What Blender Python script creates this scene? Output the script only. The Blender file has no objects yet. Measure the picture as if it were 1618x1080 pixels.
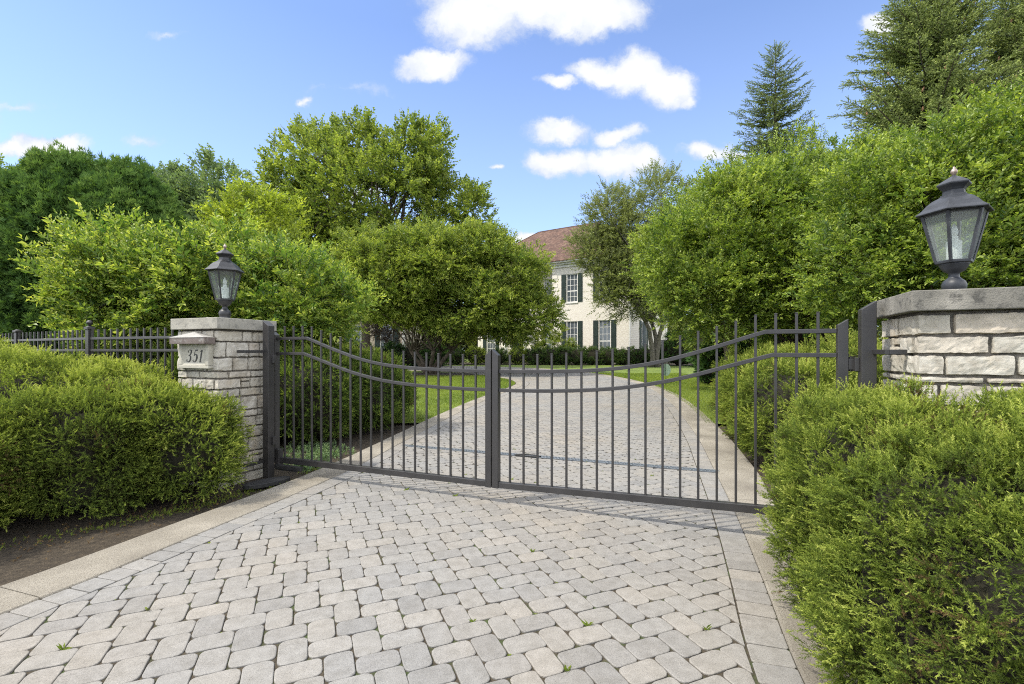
import bpy, math, numpy as np
from mathutils import Vector
R = math.radians
rng = np.random.default_rng(7)
SC = bpy.context.scene
COL = SC.collection

# ------------------------------------------------------------------ helpers
def g(Y):
    return 0.012 * (np.clip(Y, 7, 70) - 7)

def tag(o, label=None, cat=None, group=None, kind=None):
    if label: o['label'] = label
    if cat: o['category'] = cat
    if group: o['group'] = group
    if kind: o['kind'] = kind
    return o

def empty(name, loc, rz=0.0):
    o = bpy.data.objects.new(name, None)
    COL.objects.link(o)
    o.location = loc
    o.rotation_euler = (0, 0, rz)
    o.empty_display_size = 0.2
    return o

def link(name, me, mat, parent=None, loc=None, rz=0.0):
    o = bpy.data.objects.new(name, me)
    COL.objects.link(o)
    if mat is not None:
        me.materials.append(mat)
    if parent is not None:
        o.parent = parent
    if loc is not None:
        o.location = loc
    o.rotation_euler[2] = rz
    return o

class MB:
    """collects shapes that become ONE mesh"""
    def __init__(s):
        s.v = []; s.f = []
    def add(s, vs, fs):
        n = len(s.v)
        s.v.extend([tuple(p) for p in vs])
        s.f.extend([tuple(i + n for i in f) for f in fs])
    def box(s, x0, x1, y0, y1, z0, z1):
        s.add([(x0,y0,z0),(x1,y0,z0),(x1,y1,z0),(x0,y1,z0),(x0,y0,z1),(x1,y0,z1),(x1,y1,z1),(x0,y1,z1)],
              [(0,3,2,1),(4,5,6,7),(0,1,5,4),(1,2,6,5),(2,3,7,6),(3,0,4,7)])
    def lathe(s, prof, n=16, c=(0,0), rot=0.0, cap=True):
        k = len(prof); vs = []
        for (z, r) in prof:
            for i in range(n):
                a = rot + 2*math.pi*i/n
                vs.append((c[0]+r*math.cos(a), c[1]+r*math.sin(a), z))
        fs = []
        for j in range(k-1):
            for i in range(n):
                i2 = (i+1) % n
                fs.append((j*n+i, j*n+i2, (j+1)*n+i2, (j+1)*n+i))
        if cap:
            fs.append(tuple(range(n-1, -1, -1)))
            fs.append(tuple((k-1)*n+i for i in range(n)))
        s.add(vs, fs)
    def tube(s, pts, rads, n=6):
        pts = [Vector(p) for p in pts]
        vs = []; fs = []
        prev = None
        for i, p in enumerate(pts):
            d = (pts[min(i+1, len(pts)-1)] - pts[max(i-1, 0)])
            if d.length < 1e-9: d = Vector((0,0,1))
            d.normalize()
            ref = prev if prev is not None else (Vector((1,0,0)) if abs(d.x) < .8 else Vector((0,1,0)))
            a = (ref - d*ref.dot(d))
            if a.length < 1e-6: a = d.orthogonal()
            a.normalize(); prev = a
            b = d.cross(a)
            for k in range(n):
                t = 2*math.pi*k/n
                vs.append(p + (a*math.cos(t) + b*math.sin(t))*rads[i])
        for j in range(len(pts)-1):
            for k in range(n):
                k2 = (k+1) % n
                fs.append((j*n+k, j*n+k2, (j+1)*n+k2, (j+1)*n+k))
        fs.append(tuple(range(n-1, -1, -1)))
        fs.append(tuple((len(pts)-1)*n+k for k in range(n)))
        s.add(vs, fs)
    def prism(s, poly, z0, z1):
        n = len(poly)
        s.add([(x,y,z0) for x,y in poly]+[(x,y,z1) for x,y in poly],
              [tuple(range(n-1,-1,-1)), tuple(range(n,2*n))]+[(i,(i+1)%n,n+(i+1)%n,n+i) for i in range(n)])
    def mesh(s, name, smooth=False):
        me = bpy.data.meshes.new(name)
        me.from_pydata(s.v, [], s.f)
        me.update()
        if smooth:
            me.polygons.foreach_set('use_smooth', [True]*len(me.polygons))
        return me
    def build(s, name, mat, parent=None, bevel=0.0, smooth=False, loc=None, rz=0.0, seg=2):
        o = link(name, s.mesh(name, smooth), mat, parent, loc, rz)
        if bevel:
            m = o.modifiers.new('bev', 'BEVEL'); m.width = bevel; m.segments = seg; m.limit_method = 'ANGLE'; m.angle_limit = R(40)
        return o

def np_mesh(name, V, F, attrs=None):
    """V (n,3), F (m,k) all the same k"""
    me = bpy.data.meshes.new(name)
    V = np.ascontiguousarray(V, dtype=np.float32); F = np.ascontiguousarray(F, dtype=np.int32)
    m, k = F.shape
    me.vertices.add(len(V)); me.vertices.foreach_set('co', V.ravel())
    me.loops.add(m*k); me.loops.foreach_set('vertex_index', F.ravel())
    me.polygons.add(m); me.polygons.foreach_set('loop_start', np.arange(m, dtype=np.int32)*k)
    for n, a in (attrs or {}).items():
        at = me.attributes.new(n, 'FLOAT', 'FACE')
        at.data.foreach_set('value', np.ascontiguousarray(a, dtype=np.float32))
    me.update(calc_edges=True)
    return me

def _hash(ix, iy, iz, seed):
    h = (ix*374761393 + iy*668265263 + iz*2147483647 + seed*144269) & 0xffffffff
    h = ((h ^ (h >> 13)) * 1274126177) & 0xffffffff
    return ((h ^ (h >> 16)) & 0xffff) / 65535.0

def vnoise(P, f=1.0, seed=0):
    """value noise 0..1 at points P (n,3)"""
    Q = np.asarray(P)*f + 1000.0
    I = np.floor(Q).astype(np.int64); T = Q - I
    T = T*T*(3-2*T)
    out = 0
    for dx in (0,1):
        for dy in (0,1):
            for dz in (0,1):
                w = (T[:,0] if dx else 1-T[:,0])*(T[:,1] if dy else 1-T[:,1])*(T[:,2] if dz else 1-T[:,2])
                out = out + w*_hash(I[:,0]+dx, I[:,1]+dy, I[:,2]+dz, seed)
    return out

def unit(A):
    return A/np.maximum(np.linalg.norm(A, axis=-1, keepdims=True), 1e-9)

# ------------------------------------------------------------------ materials
def new_mat(name):
    m = bpy.data.materials.new(name); m.use_nodes = True
    nt = m.node_tree; nt.nodes.clear()
    return m, nt, nt.nodes, nt.links

def N(nt, typ, **kw):
    n = nt.nodes.new(typ)
    for k, v in kw.items(): setattr(n, k, v)
    return n

def ramp(nt, stops, fac=None, interp='LINEAR'):
    r = nt.nodes.new('ShaderNodeValToRGB'); cr = r.color_ramp; cr.interpolation = interp
    while len(cr.elements) < len(stops): cr.elements.new(0.5)
    for e, (p, c) in zip(cr.elements, stops):
        e.position = p; e.color = (*c, 1)
    if fac is not None: nt.links.new(fac, r.inputs[0])
    return r

def noise(nt, scale, detail=4, rough=0.55, vec=None, dist=0.0):
    n = nt.nodes.new('ShaderNodeTexNoise'); n.inputs['Scale'].default_value = scale
    n.inputs['Detail'].default_value = detail; n.inputs['Roughness'].default_value = rough
    n.inputs['Distortion'].default_value = dist
    if vec is not None: nt.links.new(vec, n.inputs['Vector'])
    return n

def mixc(nt, a, b, fac, mode='MIX'):
    m = nt.nodes.new('ShaderNodeMix'); m.data_type = 'RGBA'; m.blend_type = mode
    for sock, v in ((m.inputs[0], fac), (m.inputs[6], a), (m.inputs[7], b)):
        if isinstance(v, (int, float)): sock.default_value = v
        elif isinstance(v, tuple): sock.default_value = (*v, 1)
        else: nt.links.new(v, sock)
    return m.outputs[2]

def surf(name, stops, scale=8, detail=6, rough=0.8, bump=0.3, bscale=None, bdist=0.01, second=None, spec=0.4, metallic=0.0, coords='Object'):
    m, nt, nn, L = new_mat(name)
    tc = N(nt, 'ShaderNodeTexCoord'); v = tc.outputs[coords]
    n1 = noise(nt, scale, detail, 0.6, v)
    c = ramp(nt, stops, n1.outputs[0]).outputs[0]
    if second:
        s2, col, lo, hi = second
        n2 = noise(nt, s2, 5, 0.65, v)
        f = ramp(nt, [(lo, (0,0,0)), (hi, (1,1,1))], n2.outputs[0]).outputs[0]
        c = mixc(nt, c, col, f)
    b = N(nt, 'ShaderNodeBsdfPrincipled'); L.new(c, b.inputs['Base Color'])
    b.inputs['Roughness'].default_value = rough; b.inputs['Metallic'].default_value = metallic
    b.inputs['Specular IOR Level'].default_value = spec
    if bump:
        nb = noise(nt, bscale or scale*6, 6, 0.65, v)
        bp = N(nt, 'ShaderNodeBump'); bp.inputs['Strength'].default_value = bump; bp.inputs['Distance'].default_value = bdist
        L.new(nb.outputs[0], bp.inputs['Height']); L.new(bp.outputs[0], b.inputs['Normal'])
    o = N(nt, 'ShaderNodeOutputMaterial'); L.new(b.outputs[0], o.inputs[0])
    return m

def leafmat(name, stops, trans=0.35, rough=0.5, spec=0.25, tcol=(1.15, 1.2, 0.6), gain=1.18):
    m, nt, nn, L = new_mat(name); trans = trans*1.2
    stops = [(p, (min(.6, c[0]*gain*1.05), min(.6, c[1]*gain), c[2]*gain)) if p > .07 else (p, c) for p, c in stops]
    a = N(nt, 'ShaderNodeAttribute', attribute_name='tint')
    c = ramp(nt, stops, a.outputs['Fac']).outputs[0]
    b = N(nt, 'ShaderNodeBsdfPrincipled'); L.new(c, b.inputs['Base Color'])
    b.inputs['Roughness'].default_value = rough; b.inputs['Specular IOR Level'].default_value = spec
    t = N(nt, 'ShaderNodeBsdfTranslucent')
    L.new(mixc(nt, c, tcol, 1.0, 'MULTIPLY'), t.inputs[0])
    mx = N(nt, 'ShaderNodeMixShader'); mx.inputs[0].default_value = trans
    L.new(b.outputs[0], mx.inputs[1]); L.new(t.outputs[0], mx.inputs[2])
    o = N(nt, 'ShaderNodeOutputMaterial'); L.new(mx.outputs[0], o.inputs[0])
    return m

M = {}
M['iron'] = surf('charcoal_iron', [(0.3,(.022,.021,.021)),(0.7,(.036,.034,.034))], 6, 4, 0.42, 0.08, 90, 0.002, spec=0.6)
M['lamp'] = surf('weathered_lamp_metal', [(0.3,(.018,.020,.024)),(0.7,(.040,.044,.052))], 14, 6, 0.45, 0.15, 60, 0.003, second=(30,(.13,.13,.13),.68,.82), spec=0.35)
M['lampdark'] = surf('black_lamp_metal', [(0.3,(.014,.015,.017)),(0.7,(.026,.027,.030))], 14, 6, 0.45, 0.12, 60, 0.003, spec=0.5)
M['brass'] = surf('worn_copper', [(0.3,(.22,.15,.12)),(0.7,(.45,.38,.33))], 30, 4, 0.4, 0.1, metallic=0.5)
M['copper'] = surf('oxidised_copper_sheet', [(0.3,(.11,.085,.075)),(0.7,(.20,.165,.15))], 9, 6, 0.5, 0.1, second=(12,(.30,.29,.27),.55,.75), metallic=0.3)
M['hoodtop'] = surf('pale_lead_sheet', [(0.3,(.20,.195,.18)),(0.7,(.30,.29,.27))], 9, 6, 0.6, 0.1)
M['stone'] = None
M['mortar'] = surf('mortar', [(0.3,(.11,.10,.085)),(0.7,(.22,.20,.17))], 20, 5, 0.95, 0.6, 80, 0.01)
M['capL'] = surf('limestone_cap', [(0.3,(.22,.21,.18)),(0.55,(.34,.325,.28)),(0.75,(.45,.43,.38))], 6, 9, 0.85, 0.5, 90, 0.008, second=(12,(.16,.155,.135),.50,.68))
M['capR'] = surf('weathered_limestone_cap', [(0.3,(.12,.115,.10)),(0.5,(.20,.19,.165)),(0.72,(.34,.32,.28))], 7, 9, 0.9, 0.7, 110, 0.008, second=(14,(.085,.082,.073),.48,.64))
M['plaque'] = surf('smooth_limestone', [(0.3,(.33,.315,.26)),(0.7,(.44,.42,.355))], 6, 5, 0.85, 0.2, 60, 0.004)
M['digit'] = surf('black_lettering', [(0.3,(.015,.015,.015)),(0.7,(.03,.03,.03))], 20, 2, 0.5, 0)
M['kerb'] = surf('aggregate_concrete', [(0.25,(.16,.142,.115)),(0.5,(.255,.232,.19)),(0.75,(.36,.33,.275))], 1.6, 9, 0.92, 1.0, 120, 0.010, second=(130,(.13,.11,.085),.50,.66))
M['soil'] = surf('dark_mulch', [(0.3,(.028,.021,.014)),(0.55,(.06,.046,.03)),(0.8,(.11,.085,.055))], 22, 8, 0.95, 1.0, 60, 0.03, second=(70,(.17,.13,.085),.58,.72))
M['joint'] = surf('joint_soil', [(0.3,(.03,.024,.016)),(0.7,(.085,.068,.045))], 60, 6, 0.95, 0.8, 200, 0.01, second=(5,(.05,.075,.02),.50,.66))
M['lawn'] = surf('lawn_turf', [(0.3,(.085,.125,.018)),(0.5,(.135,.185,.028)),(0.75,(.19,.245,.045))], 1.4, 8, 0.9, 0.8, 70, 0.03, second=(40,(.035,.075,.012),.50,.72))
M['bark'] = surf('bark', [(0.3,(.045,.035,.026)),(0.7,(.13,.105,.08))], 9, 7, 0.95, 0.9, 40, 0.03)
M['barkpale'] = surf('grey_bark', [(0.3,(.07,.062,.05)),(0.7,(.19,.17,.14))], 9, 7, 0.95, 0.9, 40, 0.03)
M['core'] = surf('inner_shade_fill', [(0.3,(.010,.010,.005)),(0.6,(.028,.026,.012)),(0.85,(.07,.05,.028))], 26, 7, 1.0, 1.0, 60, 0.05)  # near-black colour standing in for the shade inside shrubs
M['black'] = surf('black_rubber', [(0.3,(.018,.018,.018)),(0.7,(.035,.035,.035))], 20, 4, 0.65, 0.2)
M['roof'] = None
M['white'] = surf('white_painted_trim', [(0.3,(.66,.65,.62)),(0.7,(.76,.75,.72))], 3, 3, 0.6, 0.05)
M['shutter'] = surf('dark_green_paint', [(0.3,(.014,.026,.023)),(0.7,(.022,.038,.033))], 3, 3, 0.5, 0.05)
M['winglass'] = surf('dark_window_glass', [(0.3,(.05,.06,.07)),(0.7,(.13,.15,.17))], 0.6, 2, 0.08, 0, spec=0.8)
M['galv'] = surf('galvanised_steel', [(0.3,(.13,.15,.17)),(0.7,(.22,.245,.27))], 30, 4, 0.45, 0.05, metallic=0.4)
M['signgreen'] = surf('pale_green_plate', [(0.3,(.16,.24,.18)),(0.7,(.24,.33,.25))], 20, 3, 0.5, 0)
M['paper'] = surf('white_plastic', [(0.3,(.6,.6,.58)),(0.7,(.75,.75,.72))], 20, 3, 0.5, 0)
M['bulb'] = surf('frosted_bulb', [(0.3,(.62,.62,.60)),(0.7,(.72,.72,.70))], 20, 2, 0.25, 0)
M['cone'] = surf('spruce_cone', [(0.3,(.22,.12,.06)),(0.7,(.36,.21,.11))], 40, 3, 0.8, 0.3)

def stone_mat():
    m, nt, nn, L = new_mat('split_face_limestone')
    tc = N(nt, 'ShaderNodeTexCoord'); v = tc.outputs['Object']
    geo = N(nt, 'ShaderNodeNewGeometry')
    base = ramp(nt, [(0,(.38,.36,.31)),(.3,(.50,.475,.415)),(.6,(.43,.40,.335)),(.8,(.55,.525,.465)),(1,(.46,.405,.33))], geo.outputs['Random Per Island']).outputs[0]
    n1 = noise(nt, 9, 7, 0.65, v)
    f1 = ramp(nt, [(.42,(0,0,0)),(.72,(1,1,1))], n1.outputs[0]).outputs[0]
    c = mixc(nt, base, (.29,.26,.21), f1)
    n3 = noise(nt, 3, 6, 0.7, v)
    f3 = ramp(nt, [(.55,(0,0,0)),(.75,(.6,.6,.6))], n3.outputs[0]).outputs[0]
    c = mixc(nt, c, (.50,.40,.27), f3)
    n2 = noise(nt, 45, 6, 0.7, v)
    bp = N(nt, 'ShaderNodeBump'); bp.inputs['Strength'].default_value = .6; bp.inputs['Distance'].default_value = .008
    L.new(n2.outputs[0], bp.inputs['Height'])
    b = N(nt, 'ShaderNodeBsdfPrincipled'); b.inputs['Roughness'].default_value = .9
    b.inputs['Specular IOR Level'].default_value = .25
    L.new(c, b.inputs['Base Color']); L.new(bp.outputs[0], b.inputs['Normal'])
    o = N(nt, 'ShaderNodeOutputMaterial'); L.new(b.outputs[0], o.inputs[0])
    return m
M['stone'] = stone_mat()

def paver_mat():
    m, nt, nn, L = new_mat('concrete_pavers')
    tc = N(nt, 'ShaderNodeTexCoord'); v = tc.outputs['Object']
    geo = N(nt, 'ShaderNodeNewGeometry')
    base = ramp(nt, [(0,(.192,.190,.185)),(.25,(.214,.211,.204)),(.5,(.228,.224,.214)),(.72,(.226,.218,.203)),(.88,(.248,.239,.223)),(1,(.203,.201,.197))], geo.outputs['Random Per Island']).outputs[0]
    big = noise(nt, 0.35, 4, 0.6, v)
    fb = ramp(nt, [(.40,(0,0,0)),(.62,(1,1,1))], big.outputs[0]).outputs[0]
    c = mixc(nt, base, (1.07,1.00,.91), mixc(nt, (0,0,0), (.8,.8,.8), fb), 'MULTIPLY')
    fine = noise(nt, 190, 3, 0.75, v)
    ff = ramp(nt, [(.30,(.45,.45,.45)),(.48,(1,1,1)),(.62,(1.05,1.05,1.05)),(.70,(1.75,1.7,1.62))], fine.outputs[0]).outputs[0]
    c = mixc(nt, c, ff, .85, 'MULTIPLY')
    med = noise(nt, 14, 6, 0.7, v)
    fm = ramp(nt, [(.35,(.80,.79,.77)),(.6,(1.06,1.06,1.06))], med.outputs[0]).outputs[0]
    c = mixc(nt, c, fm, .8, 'MULTIPLY')
    st = noise(nt, 2.3, 7, 0.75, v)
    fs = ramp(nt, [(.62,(0,0,0)),(.78,(.5,.5,.5))], st.outputs[0]).outputs[0]
    c = mixc(nt, c, (.17,.155,.13), fs)
    bp = N(nt, 'ShaderNodeBump'); bp.inputs['Strength'].default_value = .55; bp.inputs['Distance'].default_value = .003
    L.new(fine.outputs[0], bp.inputs['Height'])
    b = N(nt, 'ShaderNodeBsdfPrincipled'); b.inputs['Roughness'].default_value = .85; b.inputs['Specular IOR Level'].default_value = .3
    L.new(c, b.inputs['Base Color']); L.new(bp.outputs[0], b.inputs['Normal'])
    o = N(nt, 'ShaderNodeOutputMaterial'); L.new(b.outputs[0], o.inputs[0])
    return m
M['paver'] = paver_mat()

def brick_mat(name, c1, c2, mort, sc):
    m, nt, nn, L = new_mat(name)
    tc = N(nt, 'ShaderNodeTexCoord')
    mp = N(nt, 'ShaderNodeMapping'); mp.inputs['Rotation'].default_value = (R(90), 0, 0)
    L.new(tc.outputs['Object'], mp.inputs[0])
    br = N(nt, 'ShaderNodeTexBrick'); L.new(mp.outputs[0], br.inputs[0])
    br.inputs['Color1'].default_value = (*c1,1); br.inputs['Color2'].default_value = (*c2,1); br.inputs['Mortar'].default_value = (*mort,1)
    br.inputs['Scale'].default_value = sc; br.inputs['Mortar Size'].default_value = .012
    b = N(nt, 'ShaderNodeBsdfPrincipled'); b.inputs['Roughness'].default_value = .85
    L.new(br.outputs[0], b.inputs['Base Color'])
    o = N(nt, 'ShaderNodeOutputMaterial'); L.new(b.outputs[0], o.inputs[0])
    return m
M['brick'] = brick_mat('cream_painted_brick', (.68,.63,.56), (.76,.72,.65), (.60,.55,.48), 3.2)
M['brick2'] = brick_mat('tan_brick', (.50,.42,.34), (.58,.50,.41), (.42,.37,.31), 3.2)
def shake_mat():
    m, nt, nn, L = new_mat('red_brown_shakes')
    tc = N(nt, 'ShaderNodeTexCoord')
    n1 = noise(nt, 1.2, 6, .7, tc.outputs['Object'])
    mp = N(nt, 'ShaderNodeMapping'); mp.inputs['Scale'].default_value = (6, 6, 4.5)
    L.new(tc.outputs['Object'], mp.inputs[0])
    vo = N(nt, 'ShaderNodeTexVoronoi'); L.new(mp.outputs[0], vo.inputs[0]); vo.inputs['Scale'].default_value = 1.0
    c = ramp(nt, [(0,(.050,.026,.018)),(.5,(.090,.048,.033)),(1,(.155,.100,.073))], vo.outputs['Color']).outputs[0]
    c = mixc(nt, c, ramp(nt, [(.35,(.72,.70,.70)),(.7,(1.25,1.2,1.15))], n1.outputs[0]).outputs[0], 1.0, 'MULTIPLY')
    b = N(nt, 'ShaderNodeBsdfPrincipled'); b.inputs['Roughness'].default_value = .9
    L.new(c, b.inputs['Base Color'])
    o = N(nt, 'ShaderNodeOutputMaterial'); L.new(b.outputs[0], o.inputs[0])
    return m
M['roof'] = shake_mat()

def glass_mat(name, frost):
    m, nt, nn, L = new_mat(name)
    tr = N(nt, 'ShaderNodeBsdfTransparent'); tr.inputs[0].default_value = (.93,.96,.95,1)
    gl = N(nt, 'ShaderNodeBsdfGlossy'); gl.inputs['Roughness'].default_value = .08
    df = N(nt, 'ShaderNodeBsdfTranslucent'); df.inputs[0].default_value = (.75,.78,.76,1)
    d2 = N(nt, 'ShaderNodeBsdfDiffuse'); d2.inputs[0].default_value = (.62,.66,.64,1)
    tc = N(nt, 'ShaderNodeTexCoord'); ns = noise(nt, 7, 3, .5, tc.outputs['Object'])
    f = ramp(nt, [(.3,(frost*.85,)*3),(.7,(frost*1.15,)*3)], ns.outputs[0]).outputs[0]
    dd = N(nt, 'ShaderNodeMixShader'); dd.inputs[0].default_value = 1.0; L.new(df.outputs[0], dd.inputs[1]); L.new(d2.outputs[0], dd.inputs[2])
    m1 = N(nt, 'ShaderNodeMixShader'); L.new(f, m1.inputs[0]); L.new(tr.outputs[0], m1.inputs[1]); L.new(dd.outputs[0], m1.inputs[2])
    m2 = N(nt, 'ShaderNodeMixShader'); m2.inputs[0].default_value = .045; L.new(m1.outputs[0], m2.inputs[1]); L.new(gl.outputs[0], m2.inputs[2])
    o = N(nt, 'ShaderNodeOutputMaterial'); L.new(m2.outputs[0], o.inputs[0])
    return m
M['glassR'] = glass_mat('dusty_lamp_glass', .11)
M['glassL'] = glass_mat('clear_lamp_glass', .06)

M['juniper'] = leafmat('juniper_foliage', [(0,(.16,.105,.055)),(.06,(.10,.085,.035)),(.12,(.050,.080,.022)),(.5,(.128,.180,.034)),(.8,(.235,.295,.055)),(1,(.36,.405,.105))], .34, .7, .05)
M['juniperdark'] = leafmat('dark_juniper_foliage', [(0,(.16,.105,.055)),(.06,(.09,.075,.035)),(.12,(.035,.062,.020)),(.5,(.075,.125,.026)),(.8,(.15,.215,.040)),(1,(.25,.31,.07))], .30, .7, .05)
M['arbor'] = leafmat('arborvitae_foliage', [(0,(.07,.06,.03)),(.08,(.022,.050,.022)),(.5,(.060,.122,.034)),(.85,(.105,.185,.048)),(1,(.16,.25,.07))], .24, .7, .05)
M['bright'] = leafmat('bright_crab_leaves', [(0,(.06,.045,.03)),(.07,(.05,.04,.025)),(.08,(.045,.105,.022)),(.5,(.128,.205,.036)),(.8,(.25,.33,.055)),(1,(.44,.49,.11))], .38, .42, .35)
M['crab'] = leafmat('crab_leaves', [(0,(.06,.045,.03)),(.07,(.05,.04,.025)),(.08,(.040,.085,.018)),(.5,(.125,.185,.030)),(.85,(.24,.30,.055)),(1,(.36,.41,.09))], .36, .45, .3)
M['right'] = leafmat('right_tree_leaves', [(0,(.06,.045,.03)),(.07,(.05,.04,.025)),(.08,(.045,.095,.020)),(.5,(.135,.205,.030)),(.8,(.24,.32,.050)),(1,(.37,.44,.09))], .36, .40, .4)
M['maple'] = leafmat('maple_leaves', [(0,(.06,.045,.03)),(.07,(.05,.04,.025)),(.08,(.045,.090,.022)),(.5,(.14,.195,.036)),(.85,(.235,.30,.055)),(1,(.33,.39,.08))], .36, .45, .3)
M['yellow'] = leafmat('yellow_green_leaves', [(0,(.06,.045,.03)),(.07,(.05,.04,.025)),(.08,(.09,.13,.02)),(.5,(.19,.26,.03)),(1,(.38,.44,.06))], .38, .45, .3)
M['pale'] = leafmat('grey_green_leaves', [(0,(.07,.06,.05)),(.07,(.06,.05,.04)),(.08,(.075,.125,.055)),(.5,(.125,.19,.085)),(1,(.22,.29,.13))], .36, .45, .3)
M['olive'] = leafmat('olive_leaves', [(0,(.06,.045,.03)),(.07,(.05,.04,.025)),(.08,(.045,.065,.028)),(.5,(.13,.165,.055)),(1,(.24,.28,.10))], .34, .5, .3)
M['spruce'] = leafmat('spruce_needles', [(0,(.05,.04,.03)),(.07,(.05,.04,.03)),(.08,(.048,.078,.030)),(.5,(.125,.178,.055)),(.85,(.21,.27,.075)),(1,(.29,.35,.10))], .15, .55, .3)
M['boxwood'] = leafmat('boxwood_leaves', [(0,(.03,.05,.02)),(.1,(.025,.055,.018)),(.5,(.055,.105,.025)),(1,(.13,.19,.05))], .3, .5, .3)
M['boxyellow'] = leafmat('yellow_green_shrub_leaves', [(0,(.05,.07,.02)),(.1,(.09,.14,.025)),(.5,(.18,.25,.035)),(1,(.38,.42,.10))], .34, .5, .3)
M['purple'] = leafmat('purple_leaves', [(0,(.04,.03,.03)),(.5,(.095,.070,.070)),(1,(.19,.15,.14))], .3, .5, .3)
M['grass'] = leafmat('grass_blades', [(0,(.075,.12,.015)),(.5,(.15,.215,.028)),(1,(.29,.34,.06))], .4, .5, .3)
M['cover'] = leafmat('ground_cover_leaves', [(0,(.06,.11,.05)),(.5,(.12,.20,.09)),(1,(.26,.36,.18))], .3, .5, .3)
M['dry'] = leafmat('dry_leaves', [(0,(.06,.035,.02)),(.5,(.13,.08,.04)),(1,(.30,.22,.08))], .2, .7, .1)

# ------------------------------------------------------------------ foliage
def tris(T): return np.arange(len(T)*3).reshape(-1,3)

def leaf_tris(base, d, n, L, W, fold=.25):
    """one folded leaf: two triangles"""
    d = d/np.linalg.norm(d); s = np.cross(d, n); s /= max(np.linalg.norm(s), 1e-6); n = np.cross(s, d)
    tip = base + d*L - n*L*.12; mid = base + d*L*.45
    a = mid + s*W*.5 + n*W*fold; b = mid - s*W*.5 + n*W*fold
    return [(base, a, tip), (base, tip, b)]

def tmpl_shoot(seed, nleaf=12, lr=.28, wr=.5, rise=.25, twig=True, whorl=0):
    r = np.random.default_rng(seed); T = []; A = []
    if twig:
        w = .012
        T.append((np.array([-w,0,0.]), np.array([w,0,0.]), np.array([0,1,-.02]))); A.append(-2.0)
    for i in range(nleaf):
        t = .08 + .92*i/(nleaf-1)
        side = 1 if i % 2 else -1
        ang = R(r.uniform(25, 75)) * (1 if t < .93 else .3)
        el = R(r.uniform(-25, 45))
        d = np.array([side*math.sin(ang)*math.cos(el), math.cos(ang)*math.cos(el), math.sin(el)+rise*.4])
        n = np.array([r.normal(0,.5), r.normal(0,.4)-.2, 1.0])
        L = lr*r.uniform(.7, 1.15)*(1.0 if t < .8 else .8)
        base = np.array([side*.01, t, r.normal(0,.02)])
        for tr in leaf_tris(base, d, n, L, L*wr):
            T.append(tr); A.append((t-.5)*.35 + r.normal(0,.20))
    return np.array(T).reshape(-1,3), np.array(A)

def tmpl_juniper(seed, n=17, w=.055, flat=.8):
    r = np.random.default_rng(seed); T = []; A = []
    def twig(b, d, L, W, a):
        d = d/np.linalg.norm(d); s = np.cross(d, np.array([r.normal(0,.7), r.normal(0,.7), 1.])); s /= np.linalg.norm(s)
        T.append((b - s*W*.5, b + s*W*.5, b + d*L)); A.append(a)
    bend = r.uniform(-.18, .18)
    for i in range(n):
        t = .05 + .93*i/n
        side = 1 if i % 2 else -1
        b = np.array([bend*t*t, t, .12*t*t])
        ang = R(r.uniform(25, 62))
        az = r.normal(0, flat*1.2)
        d = np.array([side*math.sin(ang)*math.cos(az), math.cos(ang), math.sin(ang)*math.sin(az)+.12])
        L = (.27 - .14*t)*r.uniform(.7, 1.3)
        twig(b, d, L, w*1.15, (t-.5)*.4 + r.normal(0,.11))
        if i % 2 == 0 or t < .5:
            b2 = b + d/np.linalg.norm(d)*L*.35
            d2 = d + np.array([-side*.7, .2, r.normal(0,.5)])
            twig(b2, d2, L*.62, w, (t-.3)*.4 + r.normal(0,.11))
    twig(np.array([bend*.5,.75,.06]), np.array([bend,1,.25]), .30, w*1.1, .3)
    return np.array(T).reshape(-1,3), np.array(A)

def tmpl_fan(seed, n=11):
    """flat arborvitae spray"""
    r = np.random.default_rng(seed); T = []; A = []
    for i in range(n):
        t = i/(n-1); ang = R(-58 + 116*t) + r.normal(0,.08)
        L = (1-.25*abs(2*t-1))*r.uniform(.7,1.05)
        d = np.array([math.sin(ang), math.cos(ang), r.normal(0,.10)])
        b = np.array([0, .12*r.random(), 0]) + d*L*.25
        s = np.array([d[1], -d[0], r.normal(0,.4)])*.075
        T.append((b - s, b + s, d*L)); A.append(r.normal(.05,.12)+.1*abs(2*t-1))
    return np.array(T).reshape(-1,3), np.array(A)

def tmpl_needles(seed, n=22, w=.05, L=.20):
    """bottle-brush branchlet along y"""
    r = np.random.default_rng(seed); T = []; A = []
    T.append((np.array([-.02,0,0]), np.array([.02,0,0]), np.array([0,1,0.]))); A.append(-2.)
    for i in range(n):
        t = .04 + .96*i/n; a = r.uniform(0, 2*math.pi)
        o = np.array([math.cos(a), 0, math.sin(a)])
        d = o*.85 + np.array([0,.75,0]); d /= np.linalg.norm(d)
        b = np.array([0,t,0]); s = np.cross(d, o + r.normal(0,.3,3)); s /= np.linalg.norm(s)
        l = L*r.uniform(.8,1.2)*(1-.3*t)
        T.append((b - s*w*.5 - np.array([0,.03,0]), b + s*w*.5 + np.array([0,.03,0]), b + d*l)); A.append((t-.4)*.35 + r.normal(0,.08))
    return np.array(T).reshape(-1,3), np.array(A)

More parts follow.
